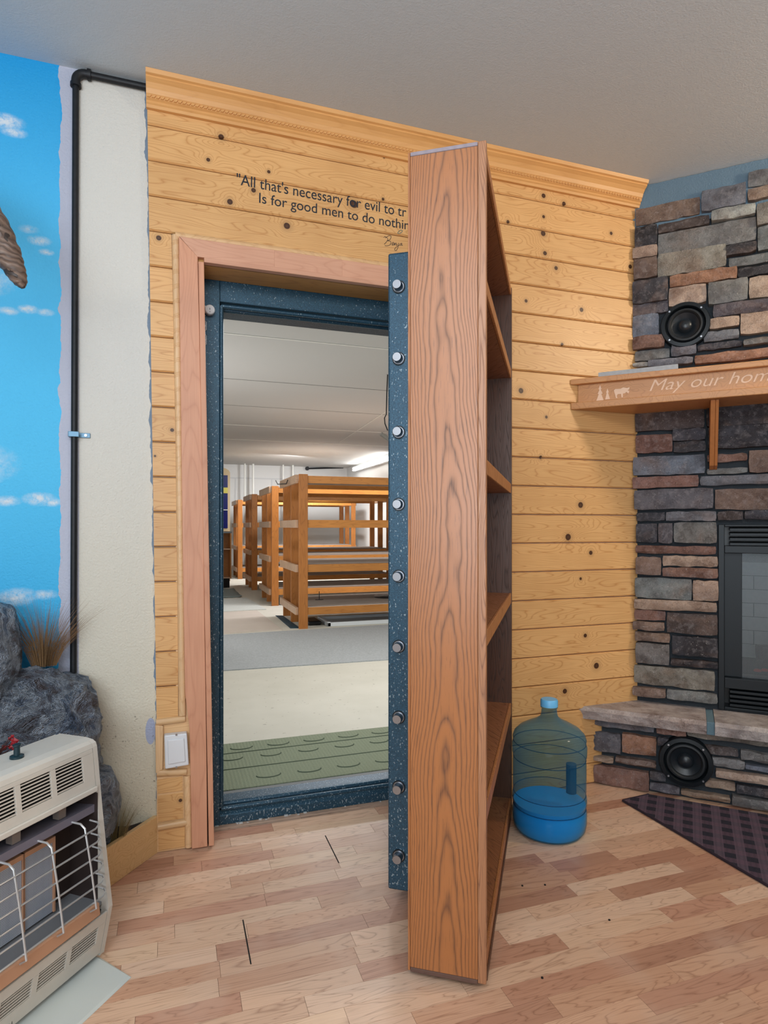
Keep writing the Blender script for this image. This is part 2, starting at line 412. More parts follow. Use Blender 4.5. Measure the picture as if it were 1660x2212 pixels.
# =================================================================== SETTING
H = 2.71
FZ0 = -.10
# room walls
wb = MB(); wb.box(-2.8, .10, 2.34, 2.60, 0, H); wb.box(1.135, 2.6, 2.34, 2.60, 0, H); wb.box(.10, 1.135, 2.34, 2.60, 2.105, H)
wall_back = structure('wall_back', wb, MURAL)
structure('wall_left', MB().box(-2.9, -2.8, -3.1, 2.6, 0, H), ROOMW)
structure('wall_front', MB().box(-2.9, 4.6, -3.2, -3.1, 0, H), ROOMW)
structure('ceiling', MB().box(-2.9, 4.6, -3.2, 2.60, H, H + .1), CEIL)
structure('wall_right', MB().box(4.5, 4.6, -3.1, .1, 0, H), ROOMW)

# fireplace wall frame: u along the wall (towards camera right), v outwards, z up
q = sqrt(.5)
FP = Fr((2.018, 2.34, 0), (q, -q, 0), (-q, -q, 0))
FN = (-q, -q); FD0 = -q * (2.018 + 2.34)
def fpx(px, py, d=.03):
    p = onP(px, py, FN, FD0 + d) - FP.o
    return p.dot(FP.x), p.z
FW = 3.2
FU0, FU1, FZL, FZH = fpx(1552, 1200, .0)[0], fpx(1552, 1200, .0)[0] + 1.02, .36, 1.15
wr = MB(FP)
wr.box(-.06, FU0, -.35, 0.0, 0, H); wr.box(FU1, FW, -.35, 0.0, 0, H)
wr.box(FU0, FU1, -.35, 0.0, FZH, H); wr.box(FU0, FU1, -.35, 0.0, 0, FZL)
wall_right = structure('wall_right', wr, MORTAR)

# floor (base slab below the strips)
fb = MB(); fb.box(-2.9, 4.6, -3.2, 2.485, -.10, -.006)
M = Mat('laminate_far', .35); P_ = M.pos()
M.color(M.mix(M.noise(P_, 6, 3), srgb(206, 160, 128), srgb(184, 132, 102)))
floor = structure('floor', fb, M.m)
# laminate strips, three to a board, as far as the picture shows them; the rest joined
LPAL = [srgb(218, 180, 152), srgb(224, 190, 164), srgb(212, 172, 144), srgb(200, 156, 128), srgb(184, 138, 114), srgb(224, 190, 160), srgb(206, 164, 136), srgb(218, 182, 154), srgb(192, 146, 122), srgb(220, 184, 158)]
SW = .0655
rest = MB(); y = 2.484; row = 0; nst = 0
off = 0
while y > -.4:
    if row % 3 == 0: off = random.uniform(0, 1.2)
    x = -1.6 + off - 1.2 - random.random() * .3
    while x < 3.6:
        L = random.choice([.24, .30, .36, .42])
        xa, xb = x, min(x + L, 3.6); ya, yb = y - SW, y
        mx, my = (xa + xb) / 2, (ya + yb) / 2
        dep = mx * _s + my * _c; cxx = mx * _c - my * _s
        vis = dep > .3 and abs(cxx) / dep < .70 + .18 / dep and CH / dep < (2212 - HY) / FPX + .10 and (mx + my) < 4.2 and not (my > 2.30 and (mx < .1 or mx > 1.15)) and (mx > -.35 or my < 1.7)
        g = .0004
        if vis:
            b = MB().box(xa + g, xb - g, ya + g, yb - g, -.006, 0)
            kf = random.uniform(1.03, 1.16)
            build('plank', b, LAM, floor, color=tuple(min(.95, c * kf) for c in random.choice(LPAL))); nst += 1
        elif my > -.3 and (mx + my) < 4.5 and mx > -1.5 and not (my > 2.34 and (mx < .1 or mx > 1.15)):
            rest.box(xa + g, xb - g, ya + g, yb - g, -.006, 0)
        x += L
    y -= SW; row += 1
o = build('plank_remainder', rest, LAM, floor, kind='stuff', color=LPAL[0])
print('strips', nst)
# open joints between boards
for a, b_ in (((525, 1987), (543, 2083)), ((703, 1805), (734, 1864))):
    p, r = onZ(*a, 0), onZ(*b_, 0)
    build('joint_gap', MB().box(p.x - .0018, p.x + .0018, r.y, p.y, -.001, .0006), DARK, floor)

# pine boards on the back wall
def xl(z): return -.081 + .037 * (1 - z / 2.6)        # left cut edge leans a little
def lerpt(T, z):
    for (z0, x0), (z1, x1) in zip(T[:-1], T[1:]):
        if z >= z1: return x1 + (x0 - x1) * (z - z1) / (z0 - z1)
    return T[-1][1]
def xc(z): return lerpt([(2.3, -.002), (2.19, .0), (1.54, .013), (1.05, .018), (.72, .022), (.0, .022)], z)    # outer edge of the bead round the casing
G0, GS = 1.2025, .1236
levels = [G0 + GS * k for k in range(-10, 13)]
def board(za, zb, xa, xb, m=PINE):
    """tongue-and-groove board with a small V joint; xa/xb are functions or numbers"""
    g, v, yb = .0012, .0045, 2.341
    fa = xa if callable(xa) else (lambda z: xa); fb_ = xb if callable(xb) else (lambda z: xb)
    zs = [(za + g, WY + .0065), (za + g + v, WY), (zb - g - v, WY), (zb - g, WY + .0065), (zb - g, yb), (za + g, yb)]
    n = 6
    pts = [(fa(z), y, z) for z, y in zs] + [(fb_(z), y, z) for z, y in zs]
    mb = MB(); mb.add([(p[0], p[1], p[2]) for p in pts], [(i, (i + 1) % n, n + (i + 1) % n, n + i) for i in range(n)] + [tuple(range(n))[::-1], tuple(range(n, 2 * n))])
    return build('plank', mb, m, wall_back)
zlo = .002
edges = [z for z in levels if z > .01]
edges = [0.002] + [z for z in edges if z > .06]
RX = 1.212
for za, zb in zip(edges[:-1], edges[1:]):
    if za > 2.66: break
    zb2 = min(zb, 2.705)
    if za < 2.18:
        top = min(zb2, 2.195)
        if za > .44: board(za, top, xl, lambda z: xc(z) - .001)
        board(za, zb2, RX, 2.03)
    else:
        board(za, zb2, xl, 2.03)
# head-height strip right above bead (course that the bead cuts)
# outlet block pieces
board(.478, .58, xl, lambda z: xc(z) - .001) if False else None
OB = [z for z in edges if z <= .44]
board(.468, [z for z in edges if z > .47][0], xl, lambda z: xc(z) - .001) if [z for z in edges if .44 < z][0] > .47 else None
board(.205, .262, xl, lambda z: .036); board(.105, .205, xl, lambda z: .038); board(.004, .085, xl, lambda z: .044)

# ----- crown moulding (trim_1) with rope bead
CP = [(2.335, 2.640), (2.312, 2.640), (2.308, 2.648), (2.306, 2.652), (2.298, 2.655), (2.298, 2.666), (2.290, 2.670), (2.283, 2.678), (2.278, 2.690), (2.262, 2.697), (2.255, 2.699), (2.255, 2.7095), (2.335, 2.7095)]
# larger cove profile
CP = [(2.324, 2.612), (2.311, 2.612), (2.309, 2.622), (2.304, 2.626), (2.304, 2.633), (2.297, 2.637), (2.296, 2.646), (2.292, 2.650), (2.286, 2.664), (2.275, 2.678), (2.262, 2.687), (2.262, 2.693), (2.254, 2.696), (2.250, 2.7095), (2.324, 2.7095)]
t1 = structure('trim_1', MB().prism(CP, -.084, 2.03), CROWN)
rope = MB()
x = -.08
while x < 2.02:
    rope.hexa([(x, 2.292, 2.638), (x + .008, 2.292, 2.638), (x + .008, 2.300, 2.638), (x, 2.300, 2.638), (x + .006, 2.2915, 2.646), (x + .014, 2.2915, 2.646), (x + .014, 2.300, 2.646), (x + .006, 2.300, 2.646)])
    x += .0145
build('rope_bead', rope, CROWN, t1, kind='stuff')

# ----- door casing and jamb (trim_2)
casing = structure('trim_2', MB().box(.088, 1.135, 2.325, 2.455, 2.094, 2.112), GOLD_H)
def quad_board(name, pts, y0, y1, m, parent, bev=.002):   # pts: 4 (x,z) ccw
    mb = MB(); mb.hexa([(p[0], y0, p[1]) for p in pts] + [(p[0], y1, p[1]) for p in pts])
    return build(name, mb, m, parent, bev=bev)
build('casing_board', MB(Fr((0, 2.305, 0))).poly([(.068, .006), (.121, .006), (.117, .4), (.111, .8), (.105, 1.3), (.0875, 2.112), (.024, 2.175), (.031, 1.54), (.037, 1.05), (.045, .56), (.060, .43)], .02), CASE_V, casing, bev=.0015)
ytop = 2.305
xs = [.086, .42, .66, .90, 1.135]
hb = [(.0245, .36), (.36, .62), (.62, 1.19)]
for i, (a, b_) in enumerate(hb):
    za = 2.112
    pts = [(.087 if i == 0 else a, za), (b_, za) if i < 2 else (1.135, za), (b_, 2.175), (a if i else .0255, 2.175)]
    quad_board('casing_board', pts, 2.305, 2.325, CASE_H, casing, .001)
quad_board('casing_board', [(1.136, .006), (1.19, .006), (1.19, 2.175), (1.136, 2.112)], 2.305, 2.325, CASE_V, casing)
# jamb strip with the dark gap beside it
quad_board('jamb_strip', [(.1255, .008), (.144, .008), (.109, 2.094), (.0895, 2.094)], 2.300, 2.452, CASE_V, casing)
quad_board('jamb_strip', [(1.11, .008), (1.134, .008), (1.134, 2.094), (1.11, 2.094)], 2.33, 2.452, CASE_V, casing)
quad_board('jamb_strip', [(.109, 2.094), (1.11, 2.094), (1.11, 2.111), (.109, 2.111)], 2.300, 2.330, CASE_H, casing)
quad_board('gap_shade', [(.117, .004), (.127, .004), (.092, 2.09), (.084, 2.09)], 2.33, 2.345, DARK, casing, 0)  # dark strip painted for the shade inside the gap
# carved half-round beads
def bead(p0, p1, r=.0125, y=2.325, nm='bead', parent=None, carve=True):
    """half-round bead between two (x,z) points with twisted rope carving"""
    a = Vector((p0[0], 0, p0[1])); b_ = Vector((p1[0], 0, p1[1])); L = (b_ - a).length; d = (b_ - a) / L; s_ = Vector((-d.z, 0, d.x))
    fr = Fr((a.x, y, a.z), d, (0, -1, 0), s_)
    mb = MB(fr); mb.prism([(r * .9 * sin(t), r * cos(t)) for t in [pi * k / 8 for k in range(9)]], 0, L, 'x')
    ob = build(nm, mb, PINE_L if abs(d.x) > .5 else PINE_V, parent)
    if carve:
        cm = MB(fr); k = .02
        while k < L - .02:
            for j in range(4):
                pts = []
                for t in [pi * (.1 + .8 * i / 6) for i in range(7)]:
                    pts.append((k + j * .0045 + .012 * (t / pi - .5), r * .93 * sin(t), r * 1.03 * cos(t)))
                cm.tube(pts, .0009, 4)
            k += .052
        build('carving', cm, PINE_L, ob, kind='stuff')
    return ob
bead((.013 - .001, 2.185), (1.20, 2.185), parent=casing)
bead((.0125, 2.185), (.0255, 1.4), parent=casing)
bead((.0255, 1.4), (.0355, .478), parent=casing)
bead((.052, .262), (.058, .006), parent=casing)
bead((-.052, .462), (.045, .466), parent=casing, carve=False)
bead((-.050, .284), (.050, .275), parent=casing, carve=False)
bead((-.046, .092), (.052, .095), parent=casing, carve=False)
quad_board('flat_trim', [(-.053, .285), (-.030, .297), (-.028, .449), (-.055, .455)], 2.315, 2.34, PINE_V, casing)
build('backing_strip', MB().box(.014, .08, 2.329, 2.3405, .44, 2.19), PINE_V, casing)
build('backing_strip', MB().box(-.05, .10, 2.328, 2.341, .002, .47), PINE_L, casing)

# =================================================================== VAULT DOOR FRAME
vf = thing('vault_door_frame', 'dark blue speckled steel frame of the open vault doorway, set back behind the wood casing', 'door frame', (.6, 2.5, 0))
FX0, FX1, FZ0, FZ1 = .187, 1.00, .068, 2.002
fm = MB(); fy = 2.46
fm.box(.085, FX0 - .012, fy, 2.60, 0.0, 2.13); fm.box(FX1 + .012, 1.135, fy, 2.60, 0, 2.13)
fm.box(FX0 - .012, FX1 + .012, fy, 2.60, FZ1 + .014, 2.13)
build('outer_frame', fm, STEEL, vf, bev=.003)
ft = MB()
ft.prism([(fy + .004, .0), (fy + .004, .036), (fy + .02, .048), (2.60, .048), (2.60, 0)], FX0 - .012, FX1 + .012)
build('sill', ft, STEEL, vf, bev=.003)
# inner stop: rounded tube ring + step
ir = MB()
for (a, b_) in (((FX0 - .006, FZ0), (FX0 - .006, FZ1)), ((FX0 - .006, FZ1), (FX1 + .006, FZ1)), ((FX1 + .006, FZ1), (FX1 + .006, FZ0)), ((FX1 + .006, FZ0 - .006), (FX0 - .006, FZ0 - .006))):
    ir.tube([(a[0], fy + .008, a[1]), (b_[0], fy + .008, b_[1])], .0085, 10)
    ir.tube([(a[0] * 1.0, fy + .05, a[1]), (b_[0], fy + .05, b_[1])], .011, 10)
build('inner_stop', ir, STEEL, vf)
wl = MB(); wl.box(FX0 - .012, FX0, fy + .05, 2.74, 0, FZ1); wl.box(FX1, FX1 + .012, fy + .05, 2.74, 0, FZ1); wl.box(FX0, FX1, fy + .05, 2.62, FZ1, FZ1 + .012)
build('liner', wl, STEEL, vf)
lip = MB(); lip.box(FX0, FX1, 2.505, 2.60, .04, .064)
build('sill_step', lip, STEEL, vf, bev=.004)
th = MB(); th.box(FX0, FX1, 2.60, 2.745, -.01, .012)
build('threshold_plate', th, plain('dusty_grey_plate', (120, 124, 126), .6), vf)
# lock cylinder + sensor contacts
lk = tag(build('lock_cylinder', MB().lathe([(0, -.030), (.016, -.030), (.0185, -.027), (.0185, -.006), (.014, 0), (0, 0)], .1365, fy, 1.972, 28, 'y').tube([(.127, fy - .024, 1.979), (.112, fy - .024, 1.981)], .006, 10).tube([(.125, fy - .016, 1.967), (.112, fy - .016, 1.968)], .0075, 10), WHITE, origin=(.1365, fy, 1.97)), 'round white keyed lock cylinder at upper left of blue vault frame', 'lock')
build('keyhole', MB().box(.1355, .1375, fy - .0308, fy - .03, 1.970, 1.977).lathe([(0, -.0309), (.0016, -.0309)], .1365, fy, 1.9625, 10, 'y'), BLACK, lk)
for i, (za, zb, lb) in enumerate(((1.898, 1.935, 'upper of two small white sticker tags on blue vault frame'), (1.843, 1.884, 'lower of two small white sticker tags on blue vault frame'))):
    mb = MB(); t_ = .003
    mb.box(.112, .126, fy - .0012, fy, zb - t_, zb); mb.box(.126 - t_, .126, fy - .0012, fy, za, zb); mb.box(.116, .126, fy - .0012, fy, za, za + t_); mb.box(.112, .122, fy - .0012, fy, (za + zb) / 2 - .002, (za + zb) / 2 + .002)
    tag(build('sticker_tag', mb, WHITE), lb, 'sticker')
# crumbled plaster line under the sill
db = MB()
for i in range(60):
    x = random.uniform(.16, .98); y = random.uniform(2.455, 2.484); r = random.uniform(.002, .006)
    db.box(x - r, x + r * random.random() * 2, y - r * .6, y + r * .6, 0, r * .9)
tag(build('plaster_crumbs', db, plain('plaster_crumb', (186, 190, 190), .9), kind='stuff'), 'loose pale crumbs and dust along the bottom of the vault sill', 'debris')

# =================================================================== VAULT ROOM
VR = 4.4
M = Mat('vault_concrete', .85); P_ = M.pos()
c = M.mix(M.noise(P_, 2.2, 4, .6), srgb(198, 194, 180), srgb(224, 220, 208))
c = M.mix(M.math('MULTIPLY', M.math('GREATER_THAN', M.noise(M.vm('MULTIPLY', P_, (1., 1.6, 1.)), 26, 2), .70), .5), c, srgb(130, 122, 108))
M.color(c); VCONC = M.m
def carpet(name, rgb, sc=260, amt=.25):
    M = Mat(name, .95); P_ = M.pos(); n = M.noise(P_, sc, 2); c = srgb(*rgb)
    M.color(M.mix(n, tuple(x * (1 - amt) for x in c), tuple(min(1, x * (1 + amt)) for x in c))); M.bump(n, .5, .004); return M.m
structure('floor', MB().box(-1.6, VR, 2.60, 16, -.1, 0), VCONC)
structure('ceiling', MB().box(-1.6, VR, 2.60, 16, H, H + .1), VCEIL)
structure('trim_3', MB().box(-1.6, VR, 2.60, 4.76, H - .02, H), VCEIL)
structure('wall_back', MB().box(-1.6, VR + .1, 15.9, 16, 0, H), VWHITE)
structure('wall_right', MB().box(VR, VR + .1, 2.60, 16, 0, H), VWHITE)
structure('wall_left', MB().box(-1.7, -1.6, 2.60, 16, 0, H), VWHITE)
VSE = plain('white_joint_tape', (236, 236, 230), .6)
seams = MB()
for yy, wd in ((4.765, .015), (5.13, .022), (9.7, .04), (11.3, .05)): seams.box(-1.5, VR, yy, yy + wd, H - .004, H)
p, r = onZ(836, 888, H - .003), onZ(733, 956, H - .003)
seams.tube([p, r], .006, 6)
structure('trim_4', seams, VSE)
sg = MB()
for yy in (6.7, 8.15): sg.box(-1.5, VR, yy, yy + .012, H - .003, H)
structure('trim_5', sg, plain('grey_joint', (150, 148, 144), .8))
bt = MB(); bt.box(-1.5, VR, 15.885, 15.9, 2.36, 2.39); 
for xx in (1.5, 2.4, 3.3, 4.2): bt.box(xx, xx + .03, 15.89, 15.9, 0, 2.36)
structure('trim_6', bt, plain('white_batten', (205, 206, 206), .6))

# green rug with sculpted pattern
M = Mat('green_rug_pile', .95); P_ = M.pos(); S = M.sep(P_)
rib = M.math('PINGPONG', M.math('MULTIPLY', S[0], 60.), .5); n = M.noise(P_, 220, 2)
M.color(M.mix(n, srgb(112, 122, 100), srgb(160, 168, 142))); M.bump(M.math('ADD', n, rib), .6, .006); GRUG = M.m
gr = thing('green_rug', 'sage green sculpted rug lying just inside the vault doorway', 'rug', (.7, 3.0, 0))
gm = MB(); gm.hexa([(.12, 2.752, 0), (1.6, 2.752, 0), (1.6, 3.33, 0), (.12, 3.345, 0), (.12, 2.752, .014), (1.6, 2.752, .014), (1.6, 3.33, .014), (.12, 3.345, .014)])
build('pile', gm, GRUG, gr, bev=.004)
gd = MB()
def arc(cx, cy, r, a0, a1, n=8): return [(cx + r * cos(a0 + (a1 - a0) * i / n), cy + r * .55 * sin(a0 + (a1 - a0) * i / n), .0145) for i in range(n + 1)]
for i in range(6):
    cx = .34 + i * .19
    gd.tube(arc(cx, 3.26, .055, pi, 2 * pi), .0035, 5); gd.tube(arc(cx + .08, 2.86, .055, pi, 2 * pi), .0035, 5); gd.tube(arc(cx - .06, 3.12, .05, pi, 2 * pi), .0035, 5)
gd.tube([(.2, 3.19, .0145), (1.5, 3.19, .0145)], .003, 5); gd.tube([(.2, 2.98, .0145), (1.5, 2.98, .0145)], .003, 5)
build('raised_pattern', gd, plain('green_rug_cord', (92, 102, 84), .95), gr)
# mats and sheets on the vault floor
def slab(name, label, cat, pts, z0, z1, m, group=None):
    mb = MB(); mb.hexa([(p[0], p[1], z0) for p in pts] + [(p[0], p[1], z1) for p in pts])
    return tag(build(name, mb, m, origin=(pts[0][0], pts[0][1], z0)), label, cat, group)
slab('carpet_runner', 'wide grey speckled carpet strip across the vault floor before the racks', 'carpet', [(-.6, 5.12), (2.6, 5.02), (2.6, 6.86), (-.6, 6.72)], 0, .008, carpet('grey_carpet', (172, 176, 178), 70, .3))
PLY = carpet('plywood_sheet', (206, 194, 182), 5, .06)
slab('plywood_sheet', 'pinkish board sheet on the vault aisle floor, nearest the doorway', 'board', [(-.4, 6.76), (1.16, 6.90), (1.10, 8.58), (-.4, 8.48)], 0, .012, PLY)
slab('plywood_sheet', 'pale speckled board sheet further along the vault aisle', 'board', [(-.4, 8.52), (1.24, 8.66), (1.14, 10.2), (-.4, 10.1)], 0, .010, carpet('pale_sheet', (206, 208, 202), 40, .15))
mb = MB(); n_ = 14
pts = []; fs = []
for i in range(n_):
    for j in range(8):
        x = .3 + i * .06; yv = 10.3 + j * .2
        pts.append((x, yv, .012 + .035 * abs(mn.noise(Vector((x * 4, yv * 3, 0))))))
for i in range(n_ - 1):
    for j in range(7): fs.append((i * 8 + j, (i + 1) * 8 + j, (i + 1) * 8 + j + 1, i * 8 + j + 1))
mb.add(pts, fs, True)
o = tag(build('crumpled_rug', mb, carpet('grey_rag_rug', (132, 142, 140), 60, .3), fix=False), 'crumpled grey-green rug at the far end of the vault aisle', 'rug')
so = o.modifiers.new('th', 'SOLIDIFY'); so.thickness = .012
slab('floor_strip', 'narrow dark teal strip on the floor beside the nearest rack post', 'strip', [(1.27, 6.98), (1.375, 6.965), (1.355, 8.0), (1.27, 8.04)], 0, .006, plain('teal_strip', (32, 70, 86), .6))

# ----- racks
RY = [6.90, 9.05, 11.42, 13.94]
RLV = [(.155, .238), (.637, .722), (1.139, 1.228), (1.645, 1.728)]
PLYSH = carpet('rack_plywood', (150, 138, 128), 8, .12)
def make_rack(x0, x1, y0, dp):
    t = thing('lumber_rack', '', 'rack', (x0, y0, 0))
    ys = [y0, y0 + dp * .5 - .02, y0 + dp - .04]
    for X in (x0, x1 - .10):
        for k, yy in enumerate(ys):
            if k and X == x0: X_ = X + .008
            else: X_ = X
            top = 1.745 if k == 0 else 1.70
            build('post', MB().box(X_, X + .10, yy, yy + .042, 0, top), RACK_V, t, bev=.003)
    for (a, b_) in RLV:
        for yy in (y0 + .008, y0 + dp - .032):
            build('rail', MB().box(x0 + .102, x1 - .102, yy, yy + .034, a, b_), RACK, t, bev=.002)
        for (ya, yb) in ((y0 + .044, y0 + dp * .5 - .003), (y0 + dp * .5 + .003, y0 + dp)):
            build('end_board', MB().box(x0 - .034, x0 - .001, ya, yb, a, b_ + (.012 if a > 1.6 else 0)), RACK_END, t, bev=.002)
            build('end_board', MB().box(x1 + .001, x1 + .034, ya, yb, a, b_), RACK_END, t, bev=.002)
    for i in (0, 1, 3):
        z = RLV[i][1]
        z0_ = z + .001 if i < 3 else z - .03
        build('shelf_panel', MB().box(x0 + .104, x1 - .104, y0 + .046, y0 + dp - .046, z0_, z0_ + .014), PLYSH, t)
    return t
RL = ['nearest orange pine lumber rack in the vault, bare shelves on square posts', 'second lumber rack from the vault doorway, partly behind the nearest one',
      'third lumber rack from the vault doorway, with a worn end board', 'farthest lumber rack, by the vault back wall']
r0 = make_rack(1.355, 4.05, RY[0], 1.12); r0['label'] = RL[0]; r0['group'] = 'pine racks standing in a row in the vault'
for i in (1, 2, 3):
    r = copy_tree(r0, (.02, RY[i] - RY[0], 0)); r['label'] = RL[i]
# shallow foam trays under the first rack, hook, black disc, upright on shelf
fo = MB(); a_ = onZ(705, 1356, 0)
fo.box(1.70, 3.2, 6.97, 7.0, 0, .045); fo.box(1.70, 1.74, 6.97, 7.5, 0, .05); fo.box(1.74, 3.2, 7.0, 7.5, 0, .012); fo.box(1.74, 3.2, 7.46, 7.5, 0, .045)
tag(build('foam_tray', fo, plain('white_foam', (222, 226, 228), .6), bev=.004), 'shallow white foam tray lying under the nearest rack', 'tray')
fo = MB().box(1.50, 1.66, 7.1, 7.45, 0, .05)
tag(build('dark_bundle', fo, BLACK, bev=.02, seg=3), 'small dark bundle on the floor under the nearest rack', 'bundle')
p = onP(571 + 0, 1047, (1, 0), 1.30)
hk = MB().tube([onP(596, 1038, (1, 0), 1.29), onP(600, 1046, (1, 0), 1.29), onP(619, 1045, (1, 0), 1.29), onP(622, 1037, (1, 0), 1.29)], .006, 6)
tag(build('wire_hook', hk, BLACKM), 'bent black wire hook on the top end board of the nearest rack', 'hook')
sd = MB(); p = onZ(690, 1295, .26)
sd.tube([(p.x, p.y, .2545), (p.x, p.y, .36)], .005, 6); sd.tube([(p.x - .05, p.y, .259), (p.x + .05, p.y, .259)], .004, 6)
tag(build('metal_stub', sd, BLACKM), 'thin dark upright metal stub on the bottom shelf of the nearest rack', 'bracket')
p = onZ(828, 1289, .26)
tag(build('black_disc', MB().lathe([(0, .0), (.16, .0), (.165, .012), (.12, .03), (0, .034)], p.x + .05, p.y, .2545, 28), BLACK), 'flat black disc lying on the bottom shelf of the nearest rack', 'disc')
# white rods near the back wall
for i, px in enumerate((529, 547, 612, 633)):
    X = onY(px, 1030, 15.6).x
    tag(build('hanging_rod', MB().tube([(X, 15.6, 0), (X, 15.6, H)], .026 if i in (1, 3) else .018, 8), VSE), ['leftmost thin white rod standing before the vault back wall', 'second thin white rod from the left by the vault back wall', 'third thin white rod from the left by the vault back wall', 'rightmost thin white rod by the vault back wall'][i], 'rod', 'white rods by the vault back wall')
# conduit on back wall
a_, b_ = onY(664, 1012, 15.85), onY(742, 1010, 15.85)
tag(build('conduit', MB().tube([a_, b_], .022, 8).lathe([(0, -.06), (.05, -.06), (.05, 0), (0, 0)], a_.x, 15.88, a_.z, 12, 'y'), PIPE), 'black conduit running along the top of the vault back wall', 'pipe')
# fluorescent fixture on right wall
ffx = thing('fluorescent_light', 'glowing fluorescent tube fixture high on the vault right wall', 'light', (4.3, 13.6, 2.56))
build('housing', MB().box(4.30, 4.399, 12.2, 14.9, 2.53, 2.63), WHITE, ffx, bev=.01)
em = bpy.data.materials.new('tube_glow'); em.use_nodes = True; b = em.node_tree.nodes['Principled BSDF']
b.inputs['Emission Color'].default_value = (1, .99, .96, 1); b.inputs['Emission Strength'].default_value = 14
for zz in (2.555, 2.605): build('lamp_tube', MB().tube([(4.275, 12.25, zz), (4.275, 14.85, zz)], .019, 8), em, ffx)
# gun-cabinet like dark blue arched cabinet and small shelf box at left far end
ca = thing('arched_cabinet', 'tall narrow arched cabinet with dark blue glazing at the far left of the vault', 'cabinet', (1.0, 13.4, 0))
X0, X1 = .55, 1.17
bm_ = MB(); arcp = [(X0, 1.06), (X1, 1.06), (X1, 2.30)] + [(X1 - (X1 - X0) * .5 * (1 - cos(t)), 2.30 + .12 * sin(t)) for t in [pi * k / 8 for k in range(1, 8)]] + [(X0, 2.30)]
bm_.fr = Fr((0, 13.5, 0)); bm_.poly(arcp, .4)
build('body', bm_, plain('cabinet_frame_wood', (196, 176, 140), .6), ca)
build('blue_glazing', MB().box(X0 + .05, X1 - .05, 13.488, 13.50, 1.12, 2.24), plain('navy_glass', (10, 22, 92), .2), ca)
build('yellow_band', MB().box(X0 + .05, X1 - .05, 13.478, 13.488, 1.86, 1.98), plain('yellow_band', (206, 196, 96), .5), ca)
build('glazing_bar', MB().box(X0 + .05, X1 - .05, 13.478, 13.488, 1.50, 1.515), VSE, ca)
build('plinth', MB().box(X0, X1, 13.5, 13.9, 0, 1.06), plain('cabinet_base_wood', (120, 84, 40), .6), ca)
sb = thing('shelf_box', 'open pine shelf box with grey top at the left end of the vault aisle', 'shelf', (.9, 12, 0))
s0, s1 = .45, 1.064
build('side', MB().box(s1 - .02, s1, 12.0, 12.4, .18, 1.03), RACK, sb); build('side', MB().box(s0, s0 + .02, 12.0, 12.4, .18, 1.03), RACK, sb)
for zz in (.18, .72): build('shelf', MB().box(s0 + .021, s1 - .021, 12.0, 12.38, zz, zz + .02), RACK_END, sb)
build('back', MB().box(s0 + .021, s1 - .021, 12.38, 12.4, .18, 1.03), RACK, sb)
build('top', MB().box(s0 - .01, s1 + .01, 11.99, 12.41, 1.032, 1.06), plain('grey_top', (120, 128, 130), .6), sb)
build('foot', MB().box(s0 + .03, s1 - .03, 12.02, 12.38, 0, .179), DARK, sb)
# small thing hanging near the door (twine and bracket)
X = 3.0
def hg(px, py, y=6.0): return onY(px, py, y)
tw = MB().tube([Vector((hg(836, 760).x, 6.0, H)), hg(834, 768), hg(838, 778), hg(832, 804), hg(838, 806)], .007, 6)
tw.tube([hg(838, 806), hg(836, 850), hg(835, 895), hg(831, 903), hg(832, 915), hg(838, 930)], .006, 6)
hgt = thing('hanging_clamp', 'small grey clamp on a twisted wire hanging by the vault door edge', 'clamp', (hg(836, 760).x, 6.0, H))
build('wire', tw, PIPE, hgt)
build('clamp_body', MB().tube([hg(823, 937), hg(842, 950)], .022, 8), plain('weathered_grey', (120, 116, 108), .7), hgt)

# =================================================================== BOOKCASE DOOR
U = Vector((.562, .827, 0)).normalized(); V = Vector((-.827, .562, 0)).normalized()
BF = Fr((0, 0, 0), U, V)        # x along the shelf width (away from camera), y from front face to back
v0 = Vector((.736, 1.369, 0)).dot(V); u0 = Vector((.736, 1.369, 0)).dot(U); u1 = 2.545; DPT = .1985
zb0, zb1 = .018, 2.106
bk = thing('bookcase_door', 'tall oak bookcase built onto the open steel vault door, side panel facing the camera', 'bookcase', BF(1.8, v0 + .1, 0))
ST = .02
sp = MB(BF); sp.box(u0, u0 + ST, v0 + .021, v0 + DPT - .006, zb0 + .008, zb1 - .0105)
build('side_panel', sp, OAKSIDE, bk, bev=.0008)
build('face_stile', MB(BF).box(u0 - .0015, u0 + ST, v0, v0 + .0205, zb0, zb1), oak('oak_stile', srgb(174, 122, 86), srgb(100, 62, 46), False, along='z'), bk, bev=.002)
build('back_stile', MB(BF).box(u0 - .001, u0 + ST, v0 + DPT - .0055, v0 + DPT, zb0, zb1), OAKEDGE, bk, bev=.001)
build('top_edge', MB(BF).box(u0 - .001, u0 + ST, v0 + .021, v0 + DPT - .006, zb1 - .010, zb1), plain('bare_end_grain', (150, 140, 148), .8, grain=.2), bk, bev=.002)
build('bottom_edge', MB(BF).box(u0 - .001, u0 + ST, v0 + .021, v0 + DPT - .006, zb0 - .004, zb0 + .0075), plain('dark_end_grain', (98, 72, 62), .8, grain=.2), bk, bev=.002)
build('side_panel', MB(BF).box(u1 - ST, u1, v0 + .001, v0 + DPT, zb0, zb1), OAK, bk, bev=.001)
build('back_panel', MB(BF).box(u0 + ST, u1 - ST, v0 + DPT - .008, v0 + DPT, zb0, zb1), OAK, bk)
def shelf(nm, za, zb, m=OAKSH):
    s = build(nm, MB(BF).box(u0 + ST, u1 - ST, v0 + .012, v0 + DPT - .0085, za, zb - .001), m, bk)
    build('front_edge', MB(BF).box(u0 + ST, u1 - ST, v0 + .003, v0 + .0118, za - .001, zb), OAKEDGE, s, bev=.002)
